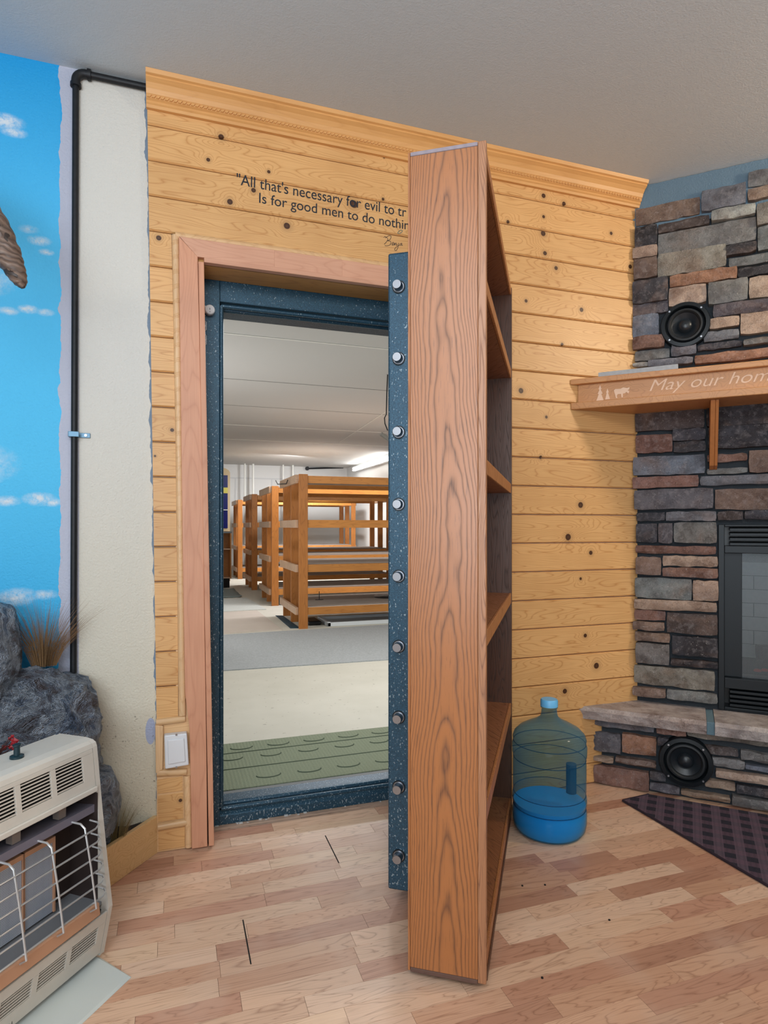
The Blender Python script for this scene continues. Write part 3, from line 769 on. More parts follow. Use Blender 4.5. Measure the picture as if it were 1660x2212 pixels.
for (a_, b_) in ((1.745, 1.780), (1.285, 1.322), (.845, .886), (.402, .446)): shelf('shelf', a_, b_)
shelf('top_board', zb1 - .028, zb1 - .001)
shelf('bottom_board', zb0 + .014, .066)
build('plinth_rail', MB(BF).box(u0 + ST, u1, v0 - .001, v0 + .0115, zb0 - .006, zb0 + .014), OAK, bk, bev=.002)
# steel door leaf
du0, du1 = 1.804, 2.545; dv0, dv1 = v0 + DPT + .001, Vector((.616, 1.763, 0)).dot(V)
sd = build('steel_door', MB(BF).box(du0, du1, dv0, dv1, .06, 1.973), STEEL, bk, bev=.006, seg=3)
build('inner_plate', MB(BF).box(du0 + .05, du1 - .05, dv1 + .0003, dv1 + .0025, .12, 1.92), STEEL, sd, bev=.004)
# bolts along the leading edge: drawn as short round pins with collars
bp = onP(862, 1100, tuple(U)[:2], du0); bv = bp.dot(V)
b0 = None
for zz in (1.868, 1.653, 1.433, 1.217, 1.002, .792, .580, .371, .165):
    fr = Fr(BF(du0, bv, zz), V, -U)     # y points outwards
    mb = MB(fr); mb.lathe([(.0165, 0), (.0165, .003), (.0145, .003), (.0145, .022), (.0125, .026), (0, .026)], 0, 0, 0, 24, 'y')
    bo = build('bolt', mb, CHROME, sd)
    build('collar', MB(fr).lathe([(.0166, 0), (.020, 0), (.020, .002), (.0166, .002)], 0, 0, 0, 24, 'y'), BLACKM, sd)

# =================================================================== WALL LETTERING
def wall_text(body, a, b_, h, **k):
    p, r = onY(*a, WY), onY(*b_, WY)
    d = (r - p); L = d.length; d.normalize()
    fr = Fr((p.x, WY, p.z), d, (0, 1, 0), (-d.z, 0, d.x))
    return text_part('letters', body, fr, INK, wall_back, L, h, **k)
wall_text('"All that\'s necessary for evil to tr', (511, 398), (878, 469), .040, extra=.003)
wall_text('Is for good men to do nothin', (560, 438), (884, 497), .038, extra=.003)
# handwritten name, as pen strokes
def pen(strokes, px0, py0, sc, wdt, fr_fn, m, parent, nm):
    mb = MB()
    for s_ in strokes:
        P2 = []
        for i in range(len(s_) - 1):
            p0, p1, p2, p3 = s_[max(i - 1, 0)], s_[i], s_[i + 1], s_[min(i + 2, len(s_) - 1)]
            for k in range(4):
                t = k / 4
                P2.append([.5 * ((2 * p1[j]) + (-p0[j] + p2[j]) * t + (2 * p0[j] - 5 * p1[j] + 4 * p2[j] - p3[j]) * t * t + (-p0[j] + 3 * p1[j] - 3 * p2[j] + p3[j]) * t ** 3) for j in (0, 1)])
        P2.append(list(s_[-1]))
        mb.tube([fr_fn(px0 + p[0] * sc, py0 + p[1] * sc) for p in P2], wdt, 5)
    return build(nm, mb, m, parent)
# stroke coordinates in units of the close-up of the signature
B = [[(45, 25), (60, 15), (88, 40), (70, 75), (50, 95)], [(62, 30), (100, 5), (122, 14), (112, 45), (86, 58), (118, 66), (114, 98), (80, 112), (55, 108)],
         [(134, 98), (148, 84), (144, 74), (132, 86), (136, 106), (152, 98)], [(152, 98), (160, 80), (158, 107), (174, 80), (177, 106), (188, 98)],
     [(200, 82), (194, 124), (176, 160), (158, 152), (170, 128), (208, 104)], [(232, 84), (216, 90), (215, 106), (230, 98), (234, 84), (232, 106), (242, 103)]]
pen(B, 820 + 0, 300 + 1000 / 4.81, 1 / 4.81, .0009, lambda x, y: onY(x, y, WY - .0005), INK, wall_back, 'signature')
pen([[(190, 975), (215, 950), (240, 955), (225, 975), (200, 985), (190, 975)]], 820, 300, 1 / 4.81, .0014, lambda x, y: onY(x, y, WY - .0005), plain('grey_leaf', (120, 130, 116), .6), wall_back, 'ornament')

# =================================================================== OUTLET COVER
oc = thing('outlet_cover', 'white outdoor-style outlet cover plate in the wood trim near the floor', 'outlet', (.015, 2.3, .36))
pts = [onY(355, 1585, 2.318), onY(404, 1580, 2.318), onY(408, 1648, 2.318), onY(357, 1657, 2.318)]
def hex2(pts, y0, y1, ins=0):
    c = sum(pts, Vector()) / 4; P = [c + (p - c) * (1 - ins) for p in pts]
    return MB().hexa([(p.x, y0, p.z) for p in P][::-1] + [(p.x, y1, p.z) for p in P][::-1])
build('cover_plate', hex2(pts, 2.296, 2.326), WHITE, oc, bev=.004)
build('flap', hex2(pts, 2.291, 2.2958, .28), WHITE, oc, bev=.003)
c_ = sum(pts, Vector()) / 4
build('screw', MB().lathe([(0, -.002), (.0035, -.002), (.0035, 0)], c_.x, 2.2958, c_.z + .057, 12, 'y'), CHROME, oc)
build('screw', MB().lathe([(0, -.002), (.0035, -.002), (.0035, 0)], c_.x, 2.2958, c_.z - .057, 12, 'y'), CHROME, oc)

# =================================================================== PIPE
pp = thing('iron_pipe', 'black iron gas pipe running up the wall beside the blue mural and along the ceiling', 'pipe', (-.31, 2.32, .65))
xt, xb = onY(163, 300, 2.318).x, onY(157.5, 1430, 2.318).x
build('riser', MB().tube([(xb, 2.326, .55), (xt, 2.326, 2.655)], .0105, 14), PIPE, pp)
build('branch', MB().tube([(xt + .03, 2.326, 2.690), (-.08, 2.326, 2.690)], .0115, 14), PIPE, pp)
ar = [(xt + .030 - .030 * cos(t), 2.326, 2.660 + .030 * sin(t)) for t in [pi / 2 * k / 6 for k in range(7)]]
el = MB().tube([(xt, 2.326, 2.645)] + ar + [(xt + .042, 2.326, 2.690)], .0145, 16); el.tube([(xt, 2.326, 2.640), (xt, 2.326, 2.652)], .0175, 16); el.tube([(xt + .036, 2.326, 2.690), (xt + .047, 2.326, 2.690)], .0185, 16)
build('elbow', el, PIPE, pp)
sz = 1.462; xs_ = onY(160, 938, 2.318).x
build('strap', MB().box(xs_ - .018, xs_ - .010, 2.312, 2.34, sz - .009, sz + .009).box(xs_ - .016, xs_ + .016, 2.309, 2.3135, sz - .009, sz + .009).box(xs_ + .010, xs_ + .048, 2.334, 2.34, sz - .008, sz + .008), plain('galvanised_strap', (96, 128, 150), .4, .6), pp, bev=.001)
build('screw', MB().lathe([(0, -.003), (.005, -.003), (.005, 0)], xs_ + .034, 2.334, sz, 10, 'y'), CHROME, pp)

# =================================================================== HORN
hn = MB(); path = [(-.84, 2.335, 1.86), (-.84, 2.20, 1.90), (-.82, 2.05, 1.98), (-.74, 1.95, 2.07), (-.64, 1.91, 2.09), (-.55, 1.90, 2.06), (-.485, 1.90, 2.00), (-.445, 1.90, 1.935), (-.415, 1.90, 1.875), (-.397, 1.90, 1.835), (-.385, 1.90, 1.808), (-.380, 1.90, 1.795)]
rad = [.065, .065, .062, .06, .056, .052, .048, .043, .034, .026, .017, .006]
PP = []; RR = []
for i in range(len(path) - 1):
    for k in range(6):
        t = k / 6; PP.append(Vector(path[i]).lerp(Vector(path[i + 1]), t)); RR.append(rad[i] * (1 - t) + rad[i + 1] * t)
PP.append(Vector(path[-1])); RR.append(rad[-1])
RR = [r * (1 + .05 * sin(i * 1.9) + .03 * random.uniform(-1, 1)) for i, r in enumerate(RR)]
hn.tube(PP, RR, 20)
M = Mat('ram_horn', .5); P_ = M.pos()
dd = M.vm('DISTANCE', P_, (-.62, 1.9, 1.86)); st = M.math('PINGPONG', M.math('ADD', M.math('MULTIPLY', M.sep(P_)[2], 60.), M.math('MULTIPLY', M.noise(P_, 12, 3), 5.)), .5)
c = M.mix(M.math('MULTIPLY', st, 2.), srgb(134, 112, 98), srgb(84, 68, 60)); c = M.mix(M.math('GREATER_THAN', M.noise(P_, 30, 3), .62), c, srgb(60, 50, 46))
M.color(c); M.bump(st, .8, .006)
tag(build('ram_horn', hn, M.m, origin=(-.84, 2.335, 1.86)), 'ribbed brown ram horn tip curling down in front of the blue sky mural', 'horn')

# =================================================================== ROCK, GRASS, PLANTER
def boulder(c, r, seed, sub=5, amp=.22):
    bm = bmesh.new(); bmesh.ops.create_icosphere(bm, subdivisions=sub, radius=1)
    mb = MB(); V_ = []
    for v in bm.verts:
        d = v.co.normalized(); p = Vector((d.x * r[0], d.y * r[1], d.z * r[2]))
        # box-ish
        k = max(abs(d.x), abs(d.y), abs(d.z)); p *= (1 / k) ** .35
        qn = p * 1.0 + Vector((seed, seed * 2, 0))
        f = mn.hetero_terrain(qn * 5, 1.0, 2.2, 5, .6) * .06 + (1 - abs(mn.noise(Vector((qn.x * 6, qn.y * 6, qn.z * 9 + qn.x * 5))))) ** 3 * .16
        f += (1 - abs(mn.noise(qn * 17))) ** 4 * .09 + (1 - abs(mn.noise(Vector((qn.x * 34, qn.y * 34, qn.z * 44))))) ** 3 * .035
        p = p * (1 + amp * (f - .12) * 2.8)
        P3 = Vector(c) + p; P3.y = min(P3.y, 2.338); P3.z = max(P3.z, .09)
        dd_ = .78 * P3.x - .626 * P3.y + 1.53
        if dd_ > 0 and P3.z < .16: P3.x -= .78 * dd_; P3.y += .626 * dd_; P3.y = min(P3.y, 2.338)
        V_.append(P3)
    bm.verts.ensure_lookup_table()
    mb.v = V_; mb.f = [[v.index for v in f.verts] for f in bm.faces]; mb.sm = [False] * len(mb.f)
    bm.free(); return mb
rk = thing('rock_outcrop', 'lumpy blue-grey artificial rock rising from the planter against the mural wall', 'rock', (-.5, 2.2, .1))
build('boulder', boulder((-.455, 2.22, .42), (.225, .15, .265), 3, 6), ROCK, rk)
build('boulder', boulder((-.585, 2.17, .76), (.135, .13, .17), 8, 5), ROCK, rk)
build('boulder', boulder((-.275, 2.235, .235), (.105, .11, .13), 5, 5), ROCK, rk)
build('boulder', boulder((-.95, 2.17, .45), (.38, .18, .42), 11, 5), ROCK, rk)
tdir = Vector((.626, .78, 0)).normalized(); ndir = Vector((.78, -.626, 0)).normalized()
PB = Fr((-.043, 2.335, 0), -tdir, ndir)
pb = tag(build('planter_board', MB(PB).hexa([(0.0, -.02, 0), (1.6, -.02, 0), (1.6, 0, 0), (.004, 0, 0), (0, -.02, .128), (1.6, -.02, .128), (1.6, 0, .132), (.004, 0, .13)]), pine('planter_pine', srgb(230, 192, 138), srgb(190, 138, 80), knots=False), bev=.002), 'knotty pine edging board of the planter, running diagonally from the wall', 'planter edging')
so = MB(); so.add([(-.06, 2.338, .085), (-1.04, 1.10, .085), (-1.6, 1.2, .085), (-1.6, 2.338, .085)], [(0, 1, 2, 3)])
pl_ = []; fs = []
NX, NY_ = 40, 26
for i in range(NX):
    for j in range(NY_):
        X = -.07 - 1.4 * i / (NX - 1); ylo = 2.335 + (X + .043) * (.78 / .626) + .03
        Yv = ylo + (2.337 - ylo) * j / (NY_ - 1)
        pl_.append((X, min(Yv, 2.337), .112 + .016 * mn.noise(Vector((X * 18, Yv * 18, 0)))))
for i in range(NX - 1):
    for j in range(NY_ - 1): fs.append((i * NY_ + j, (i + 1) * NY_ + j, (i + 1) * NY_ + j + 1, i * NY_ + j + 1))
M = Mat('dark_soil', .95); P_ = M.pos(); M.color(M.mix(M.noise(P_, 120, 3), srgb(22, 20, 20), srgb(66, 56, 50))); M.bump(M.noise(P_, 150, 3), .9, .01)
so = MB(); so.add(pl_, fs)
tag(build('planter_soil', so, M.m, kind='stuff', fix=False), 'dark soil filling the planter behind the pine edging board', 'soil')
def tuft(name, label, base, n, h, spread, cols, lean=(0, 0), w=.0011, bs=.02):
    mb = MB(); b_ = Vector(base)
    for i in range(n):
        a = random.uniform(0, 2 * pi); rr = random.random() ** .6
        p0 = b_ + Vector((cos(a) * bs * rr, sin(a) * bs * rr * .6, 0))
        hh = h * random.uniform(.45, 1.0) ** 1.2
        dx = cos(a) * spread * rr * hh + lean[0] * hh; dy = sin(a) * spread * rr * hh * .5 + lean[1] * hh
        cpts = [p0 + Vector((dx * t ** 1.6, dy * t ** 1.6, hh * (t - .15 * t * t * rr))) for t in (0, .35, .7, 1)]
        for p in cpts: p.y = min(p.y, 2.33)
        sd_ = Vector((sin(a + 1), cos(a + 1) * .2 + .3, 0)).normalized() * w
        pts = []
        for k, p in enumerate(cpts): ww = (1, .9, .6, .1)[k]; pts += [p - sd_ * ww, p + sd_ * ww]
        mb.add(pts, [(0, 1, 3, 2), (2, 3, 5, 4), (4, 5, 7, 6)])
    M = Mat(name + '_blades', .6); P_ = M.pos(); M.color(M.mix(M.noise(P_, 200, 1), cols[0], cols[1]))
    return tag(build(name, mb, M.m, kind='stuff', fix=False, origin=base), label, 'grass')
tuft('grass_tuft', 'dry brown grass tuft on top of the rock, beside the pipe', (-.39, 2.25, .70), 300, .25, .75, (srgb(96, 70, 46), srgb(164, 128, 88)), (.03, 0), w=.0007, bs=.035)
tuft('grass_tuft', 'dry brown-green grass tuft in the soil at the foot of the rock', (-.175, 2.22, .10), 200, .17, .6, (srgb(84, 78, 46), srgb(158, 136, 92)), (-.02, 0), w=.0007, bs=.025)
# red-leaved plant
rp = thing('red_plant', 'small plant with dark red leaves on the rock above the heater', 'plant', onY(8, 1625, 2.0))
b0_ = onY(-22, 1660, 1.98)
lfm = plain('red_leaf', (150, 26, 36), .45)
stm = MB()
for i in range(34):
    a = random.uniform(0, 2 * pi); tip = b0_ + Vector((cos(a) * .055, random.uniform(-.02, .02), random.uniform(.01, .085)))
    stm.tube([b0_, (b0_ + tip) / 2 + Vector((0, 0, .01)), tip], .0012, 4)
    d = Vector((cos(a), -.3, random.uniform(-.2, .8))).normalized(); s_ = d.cross(Vector((0, -1, .2))).normalized(); L = random.uniform(.014, .022)
    lf = MB().add([tip, tip + d * L * .5 + s_ * L * .4, tip + d * L, tip + d * L * .5 - s_ * L * .4, tip + d * L * .5 + Vector((0, -.002, 0))], [(0, 1, 4), (1, 2, 4), (2, 3, 4), (3, 0, 4)])
    build('leaf', lf, lfm, rp, fix=False)
build('stem', stm, plain('dark_stem', (70, 40, 36), .6), rp)

# =================================================================== HEATER
HT = Fr((0, 0, 0), tdir, ndir)   # x = along (away from camera), y = outward (m)
t1_, t0_ = 1.306, .66
hr = thing('gas_heater', 'beige wall-type gas heater with wire guard and louvred grilles, cut by the left edge', 'heater', HT(1.0, -1.34, 0))
CREAM = plain('cream_enamel', (206, 200, 190), .4, grain=.04); CREAM_I = plain('shadow_beige', (128, 116, 108), .5); BROWN = plain('dark_interior_brown', (62, 52, 50), .45, .3); APR = plain('apron_grey_enamel', (196, 202, 198), .4)
PROF = [(-1.268, .012), (-1.239, .145), (-1.257, .271), (-1.274, .404), (-1.292, .562), (-1.296, .572), (-1.307, .578), (-1.330, .581), (-1.425, .580), (-1.425, .012)]
def fm_(z):   # front plane m at height z
    P = PROF[:5]
    for (ma, za), (mb_, zb) in zip(P[:-1], P[1:]):
        if z <= zb: return ma + (mb_ - ma) * max(0, (z - za)) / (zb - za)
    return P[-1][0]
# side cheeks
for (a_, b_) in ((t1_ - .014, t1_), (t0_, t0_ + .014)):
    build('side_cheek', MB(HT).prism(PROF, a_, b_), CREAM, hr, bev=.003)
# top cover and back
build('top_cover', MB(HT).prism([(-1.2919, .5605), (-1.296, .572), (-1.307, .578), (-1.330, .5812), (-1.425, .5812), (-1.425, .573), (-1.332, .573), (-1.310, .570), (-1.300, .5605)], t0_ + .0145, t1_ - .0145), CREAM, hr)
build('back_panel', MB(HT).box(t0_ + .0145, t1_ - .0145, -1.425, -1.418, .012, .571), BROWN, hr)
TB = Fr((0, 0, 0), tdir, ndir)
def strip(nm, za, zb, m, dm=0, x0=t0_ + .0145, x1=t1_ - .0145, th=.006, bev=0, parent=hr, label=None):
    return build(nm, MB(HT).hexa([(x0, fm_(za) - th + dm, za), (x1, fm_(za) - th + dm, za), (x1, fm_(za) + dm, za), (x0, fm_(za) + dm, za), (x0, fm_(zb) - th + dm, zb), (x1, fm_(zb) - th + dm, zb), (x1, fm_(zb) + dm, zb), (x0, fm_(zb) + dm, zb)]), m, parent, bev=bev, label=label)
def louvre_panel(nm, za, zb, la, lb, groups, nsl, lip=.42):
    """panel with rectangular slots: rows and stiles built round the louvre groups, slats behind"""
    root = strip(nm, lb, zb, CREAM, x0=t0_ + .016, x1=t1_ - .016, bev=.001)
    strip('rail', za, la, CREAM, x0=t0_ + .016, x1=t1_ - .016, parent=root)
    xs = [t0_ + .016] + [v for g in groups for v in g] + [t1_ - .016]
    for a_, b_ in zip(xs[0::2], xs[1::2]): strip('stile', la, lb, CREAM, x0=a_, x1=b_, parent=root)
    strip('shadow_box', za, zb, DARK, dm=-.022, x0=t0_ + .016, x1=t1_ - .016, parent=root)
    for g in groups:
        for k in range(nsl):
            z = la + (lb - la) * (k + .25) / nsl; hgt = (lb - la) / nsl
            m0 = fm_(z)
            build('slat', MB(HT).hexa([(g[0], m0 - .010, z - hgt * .1), (g[1], m0 - .010, z - hgt * .1), (g[1], m0 - .001, z), (g[0], m0 - .001, z), (g[0], m0 - .010, z - hgt * .1 + .001), (g[1], m0 - .010, z - hgt * .1 + .001), (g[1], m0 - .001, z + hgt * lip), (g[0], m0 - .001, z + hgt * lip)]), CREAM, root)
    return root
G3 = [(.682, .766), (.780, .864), (.877, .961), (.975, 1.059), (1.073, 1.157), (1.171, 1.255)]
G4 = [(.70, .785), (.80, .882), (.895, .977), (.990, 1.071), (1.087, 1.169), (1.182, 1.266)]
louvre_panel('upper_grille', .462, .560, .484, .549, G3, 8)
louvre_panel('lower_grille', .022, .138, .062, .109, G4, 6, .26)
build('caution_lettering', MB(), CREAM, hr) if False else None
# ledge under the upper grille
strip('ledge', .449, .4615, CREAM, dm=.006, th=.02, bev=.002)
# burner cavity
build('cavity_side', MB(HT).box(t1_ - .016, t1_ - .0145, -1.37, -1.275, .15, .444), BROWN, hr)
build('cavity_back', MB(HT).box(t0_ + .015, t1_ - .015, -1.375, -1.370, .15, .444), BROWN, hr)
build('cavity_floor', MB(HT).box(t0_ + .015, t1_ - .015, -1.37, -1.262, .150, .158), plain('grey_tray', (120, 122, 126), .5), hr)
build('reflector_bar', MB(HT).hexa([(t0_ + .015, -1.36, .40), (t1_ - .015, -1.36, .40), (t1_ - .015, -1.285, .392), (t0_ + .015, -1.285, .392), (t0_ + .015, -1.36, .404), (t1_ - .015, -1.36, .404), (t1_ - .015, -1.285, .412), (t0_ + .015, -1.285, .412)]), plain('lavender_steel', (130, 126, 140), .35, .3), hr)
for x in (.80, .93, 1.06, 1.19): build('top_tab', MB(HT).box(x, x + .022, -1.32, -1.300, .412, .443), CREAM_I, hr)
# radiant plaques with mesh
def pmesh():
    M = Mat('radiant_mesh', .5); P_ = M.pos(); S = M.sep(P_)
    u = M.math('ADD', M.math('MULTIPLY', S[0], tdir.x), M.math('MULTIPLY', S[1], tdir.y))
    a = M.math('PINGPONG', M.math('MULTIPLY', u, 260.), .5); b = M.math('PINGPONG', M.math('MULTIPLY', S[2], 260.), .5)
    M.color(M.mix(M.math('GREATER_THAN', M.math('MAXIMUM', a, b), .36), srgb(96, 104, 122), srgb(196, 204, 214))); return M.m
PM = pmesh(); TAN = plain('tan_heat_shield', (188, 142, 112), .45)
for (a_, b_) in ((1.122, 1.205), (1.033, 1.116), (.944, 1.027)):
    pq = build('radiant_plaque', MB(HT).box(a_, b_, -1.345, -1.338, .165, .345), PM, hr)
    fr_ = MB(HT); fr_.box(a_ - .005, b_ + .005, -1.347, -1.333, .345, .357); fr_.box(a_ - .005, a_, -1.347, -1.333, .165, .345); fr_.box(b_, b_ + .005, -1.347, -1.333, .165, .345)
    build('plaque_frame', fr_, TAN, pq)
strip('heat_shield', .150, .182, TAN, dm=.010, x1=t1_ - .050, th=.012, bev=.003)
build('control_knob', MB().lathe([(.016, 0), (.016, .006), (.0075, .008), (.007, .028), (.009, .030), (.009, .034), (0, .034)], *HT(1.13, -1.37, .5806), 20), plain('teal_black_knob', (22, 48, 56), .35), hr)
# guard
GM = plain('guard_wire', (196, 196, 196), .3, .5)
gd_ = MB(HT)
zs_ = [.225 + .031 * k for k in range(6)]
zs_ = [.372, .338, .304, .270, .236, .202]
for z in zs_:
    m = fm_(z) + .028
    gd_.tube([(t0_ + .02, m - .045, z), (t0_ + .03, m - .012, z), (t0_ + .05, m, z), (t1_ - .055, m, z), (t1_ - .035, m - .010, z), (t1_ - .026, m - .024, z), (t1_ - .030, m - .045, z + .004)], .0024, 6)
build('guard_wire', gd_, GM, hr)
for x in (1.222, 1.122, 1.022, .922, .822):
    mb = MB(HT)
    mb.tube([(x - .006, fm_(.39) - .030, .398), (x - .004, fm_(.39) + .014, .396), (x - .003, fm_(.38) + .026, .386), (x, fm_(.3) + .0325, .29), (x + .002, fm_(.19) + .0325, .188), (x + .002, fm_(.18) + .012, .176)], .0026, 6)
    build('guard_upright', mb, GM, hr)
# apron base
ap = MB(HT); ap.hexa([(t0_ - .02, -1.43, 0), (t1_ + .03, -1.43, 0), (t1_ - .035, -1.143, 0), (t0_ - .02, -1.143, 0), (t0_ - .02, -1.43, .012), (t1_ + .01, -1.43, .012), (t1_ - .04, -1.150, .006), (t0_ - .02, -1.150, .006)])
build('base_apron', ap, APR, hr, bev=.002)
lf = Fr(HT(1.0, fm_(.03) + .0006, .028), tdir, -ndir)
lf = Fr(HT(.955, fm_(.03) + .0008, .027), tdir, -ndir)
text_part('caution_lettering', 'CAUTION', lf, BLACK, hr, .075, .011)

# =================================================================== STONES
C = dict(brown=(124, 104, 94), slate=(114, 115, 122), gray=(122, 121, 120), lgray=(166, 165, 162), black=(58, 56, 60), tan=(164, 142, 126), orange=(156, 116, 94),
         red=(134, 102, 92), dbr=(84, 74, 72), pur=(98, 94, 100), blue=(112, 118, 130), grn=(116, 120, 120), gt=(136, 130, 122), pk=(184, 160, 144), dark=(70, 69, 75))
def stone(fr, u0, u1, z0, z1, dep, col, parent, d0=0.0, seed=0):
    rnd = random.Random(seed)
    nx = max(4, min(9, int((u1 - u0) / .03) + 2)); nz = max(4, min(6, int((z1 - z0) / .025) + 2))
    pts = []; g = -.0004
    u0 += g; u1 -= g; z0 += g; z1 -= g
    tl = rnd.uniform(-.006, .006)
    for j in range(nz):
        for i in range(nx):
            a, b = i / (nx - 1), j / (nz - 1)
            eu = min(a, 1 - a) * (u1 - u0); ez = min(b, 1 - b) * (z1 - z0); e = min(eu, ez)
            x = u0 + (u1 - u0) * a; z = z0 + (z1 - z0) * b
            jx = rnd.uniform(-1, 1); jz = rnd.uniform(-1, 1)
            if i in (0, nx - 1): x += (rnd.uniform(0, .0022)) * (1 if i == 0 else -1)
            else: x += jx * .006
            if j in (0, nz - 1): z += rnd.uniform(-.001, .004) * (1 if j == 0 else -1)
            else: z += jz * .003
            d = dep * (1 - .16 * exp(-e / .003)) + rnd.uniform(-.005, .005) + tl * (b - .5) * 2
            if (i in (0, nx - 1)) and (j in (0, nz - 1)):
                x += .002 * (1 if i == 0 else -1); z += .0015 * (1 if j == 0 else -1)
            pts.append((x, d0 + d, z))
    mb = MB(fr); nfr = len(pts); fs = []
    for j in range(nz - 1):
        for i in range(nx - 1): k = j * nx + i; fs.append((k, k + 1, k + nx + 1, k + nx))
    ring = [i for i in range(nx)] + [j * nx + nx - 1 for j in range(1, nz)] + [(nz - 1) * nx + i for i in range(nx - 2, -1, -1)] + [j * nx for j in range(nz - 2, 0, -1)]
    for k in ring: p = pts[k]; pts.append((p[0], d0 - .002, p[2]))
    n = len(ring)
    for k in range(n): fs.append((ring[k], nfr + k, nfr + (k + 1) % n, ring[(k + 1) % n]))
    mb.add(pts, fs, False)
    kf = rnd.uniform(.9, 1.1); c = tuple(x * kf * rnd.uniform(.98, 1.02) for x in srgb(*C[col]))
    c = tuple(min(.9, x * 1.18) for x in c)
    mb.sm = [k < (nx - 1) * (nz - 1) for k in range(len(mb.f))]
    return build('stone', mb, STONE, parent, color=c)
def conv(lst, sc, ox, oy, d=.03):
    out = []
    for (x0, y0, x1, y1, c) in lst:
        a = fpx(ox + x0 / sc, oy + y0 / sc, d); b_ = fpx(ox + x1 / sc, oy + y1 / sc, d)
        out.append([a[0], b_[0], b_[1], a[1], c])
    return out
UP = [(160,540,835,578,'brown'),(845,350,1312,480,'slate'),(1330,160,1539,270,'gray'),(1325,330,1539,420,'tan'),(395,690,935,690,'dbr'),(945,565,1410,590,'lgray'),(150,735,390,900,'black'),
 (395,795,1420,850,'gray'),(1420,480,1539,690,'gt'),(1430,720,1539,950,'grn'),(120,950,390,1020,'tan'),(390,1010,1105,1135,'gt'),(140,1065,388,1240,'brown'),(1100,910,1425,970,'black'),
 (1130,1040,1539,1080,'grn'),(515,1240,1220,1250,'orange'),(1225,1150,1539,1200,'black'),(85,1300,500,1480,'dark'),(505,1355,900,1500,'pk'),(915,1310,1330,1480,'gray'),(1340,1250,1539,1440,'pk'),
 (95,1520,505,1600,'pur'),(965,1545,1539,1590,'pur'),(110,1650,405,1850,'blue'),(925,1680,1245,1750,'tan'),(1250,1620,1539,1810,'pk'),(115,1875,465,1965,'red'),(870,1820,1240,1880,'slate'),
 (150,2010,520,2080,'gray'),(530,1960,795,2045,'blue'),(805,1945,1275,1960,'dark'),(1280,1890,1539,1930,'gray'),(775,2050,1539,2075,'orange'),(290,2115,760,2140,'slate'),(65,2150,290,2166,'lgray')]
MID = [(620,475,1165,590,'dbr'),(1180,410,1660,560,'black'),(625,650,915,780,'red'),(915,605,1175,685,'dark'),(920,700,1175,775,'dark'),(1190,590,1660,740,'black'),(605,820,1170,950,'blue'),
 (1185,800,1500,850,'red'),(1510,770,1660,940,'brown'),(1185,910,1505,945,'gray'),(600,975,1120,1055,'red'),(1130,970,1660,1030,'slate'),(615,1075,1235,1225,'pur'),(1245,1070,1660,1230,'brown'),
 (630,1250,858,1320,'dark'),(862,1245,1258,1320,'slate'),(1265,1240,1470,1315,'dbr'),(1475,1235,1660,1310,'dark')]
LOW = [(165,145,390,350,'dark'),(395,140,550,355,'pur'),(558,135,1008,355,'gray'),(160,375,1003,475,'red'),(160,490,430,690,'brown'),(440,480,1018,605,'tan'),(440,600,1020,720,'red'),
 (155,705,750,945,'grn'),(755,735,1025,960,'tan'),(145,925,1010,1080,'tan'),(148,1040,475,1165,'red'),(130,1155,465,1270,'brown'),(485,1070,1018,1320,'dbr'),(155,1265,522,1390,'brown'),
 (540,1310,1020,1550,'black'),(160,1375,515,1625,'gray'),(525,1545,1020,1665,'black'),(145,1610,990,1900,'gt'),(110,1835,478,1970,'brown'),(485,1870,1018,2030,'gray')]
allst = conv(UP, 4.809, 1340, 340) + conv(MID, 3.609, 1200, 760) + conv(LOW, 4.809, 1340, 1100)
urt = fpx(1660, 1000)[0]
for k, (a, b_, z0, z1, c) in enumerate(allst):
    if b_ > urt - .02: b_ = urt + .212
    if z1 - z0 < .02: z1 = z0 + .02
    dep = .028 + (k * 53 % 7) * .0035
    z1 = min(z1, H - .004)
    stone(FP, max(a, .0), b_, z0, z1, dep, c, wall_right, seed=k)
# the breast continues out of frame to the right
rnd = random.Random(5); z = .37; keys = list(C)
while z < 2.66:
    hgt = rnd.choice([.05, .07, .10, .12]); u = urt + .22
    while u < urt + 1.3:
        L = rnd.uniform(.12, .34)
        if not (u < FU1 + .0 and z < FZH) and not (1.64 < z + hgt / 2 < 1.83):
            stone(FP, u, u + L, z, min(z + hgt, 2.70), .03 + rnd.random() * .02, rnd.choice(keys), wall_right, seed=int(u * 1000 + z * 77))
        u += L
    z += hgt
# rough mortar patch under the ceiling
mp = MB(FP); pts = []; fs = []
nn = 24
for i in range(nn):
    u = .0 + i * .62 / (nn - 1)
    for j in range(4): pts.append((u, .012 + .008 * mn.noise(Vector((u * 30, j * 2., 1))), 2.50 + j * .0695))
for i in range(nn - 1):
    for j in range(3): fs.append((i * 4 + j, (i + 1) * 4 + j, (i + 1) * 4 + j + 1, i * 4 + j + 1))
mp.add(pts, fs, True); build('mortar_patch', mp, PATCH, wall_right, fix=False)

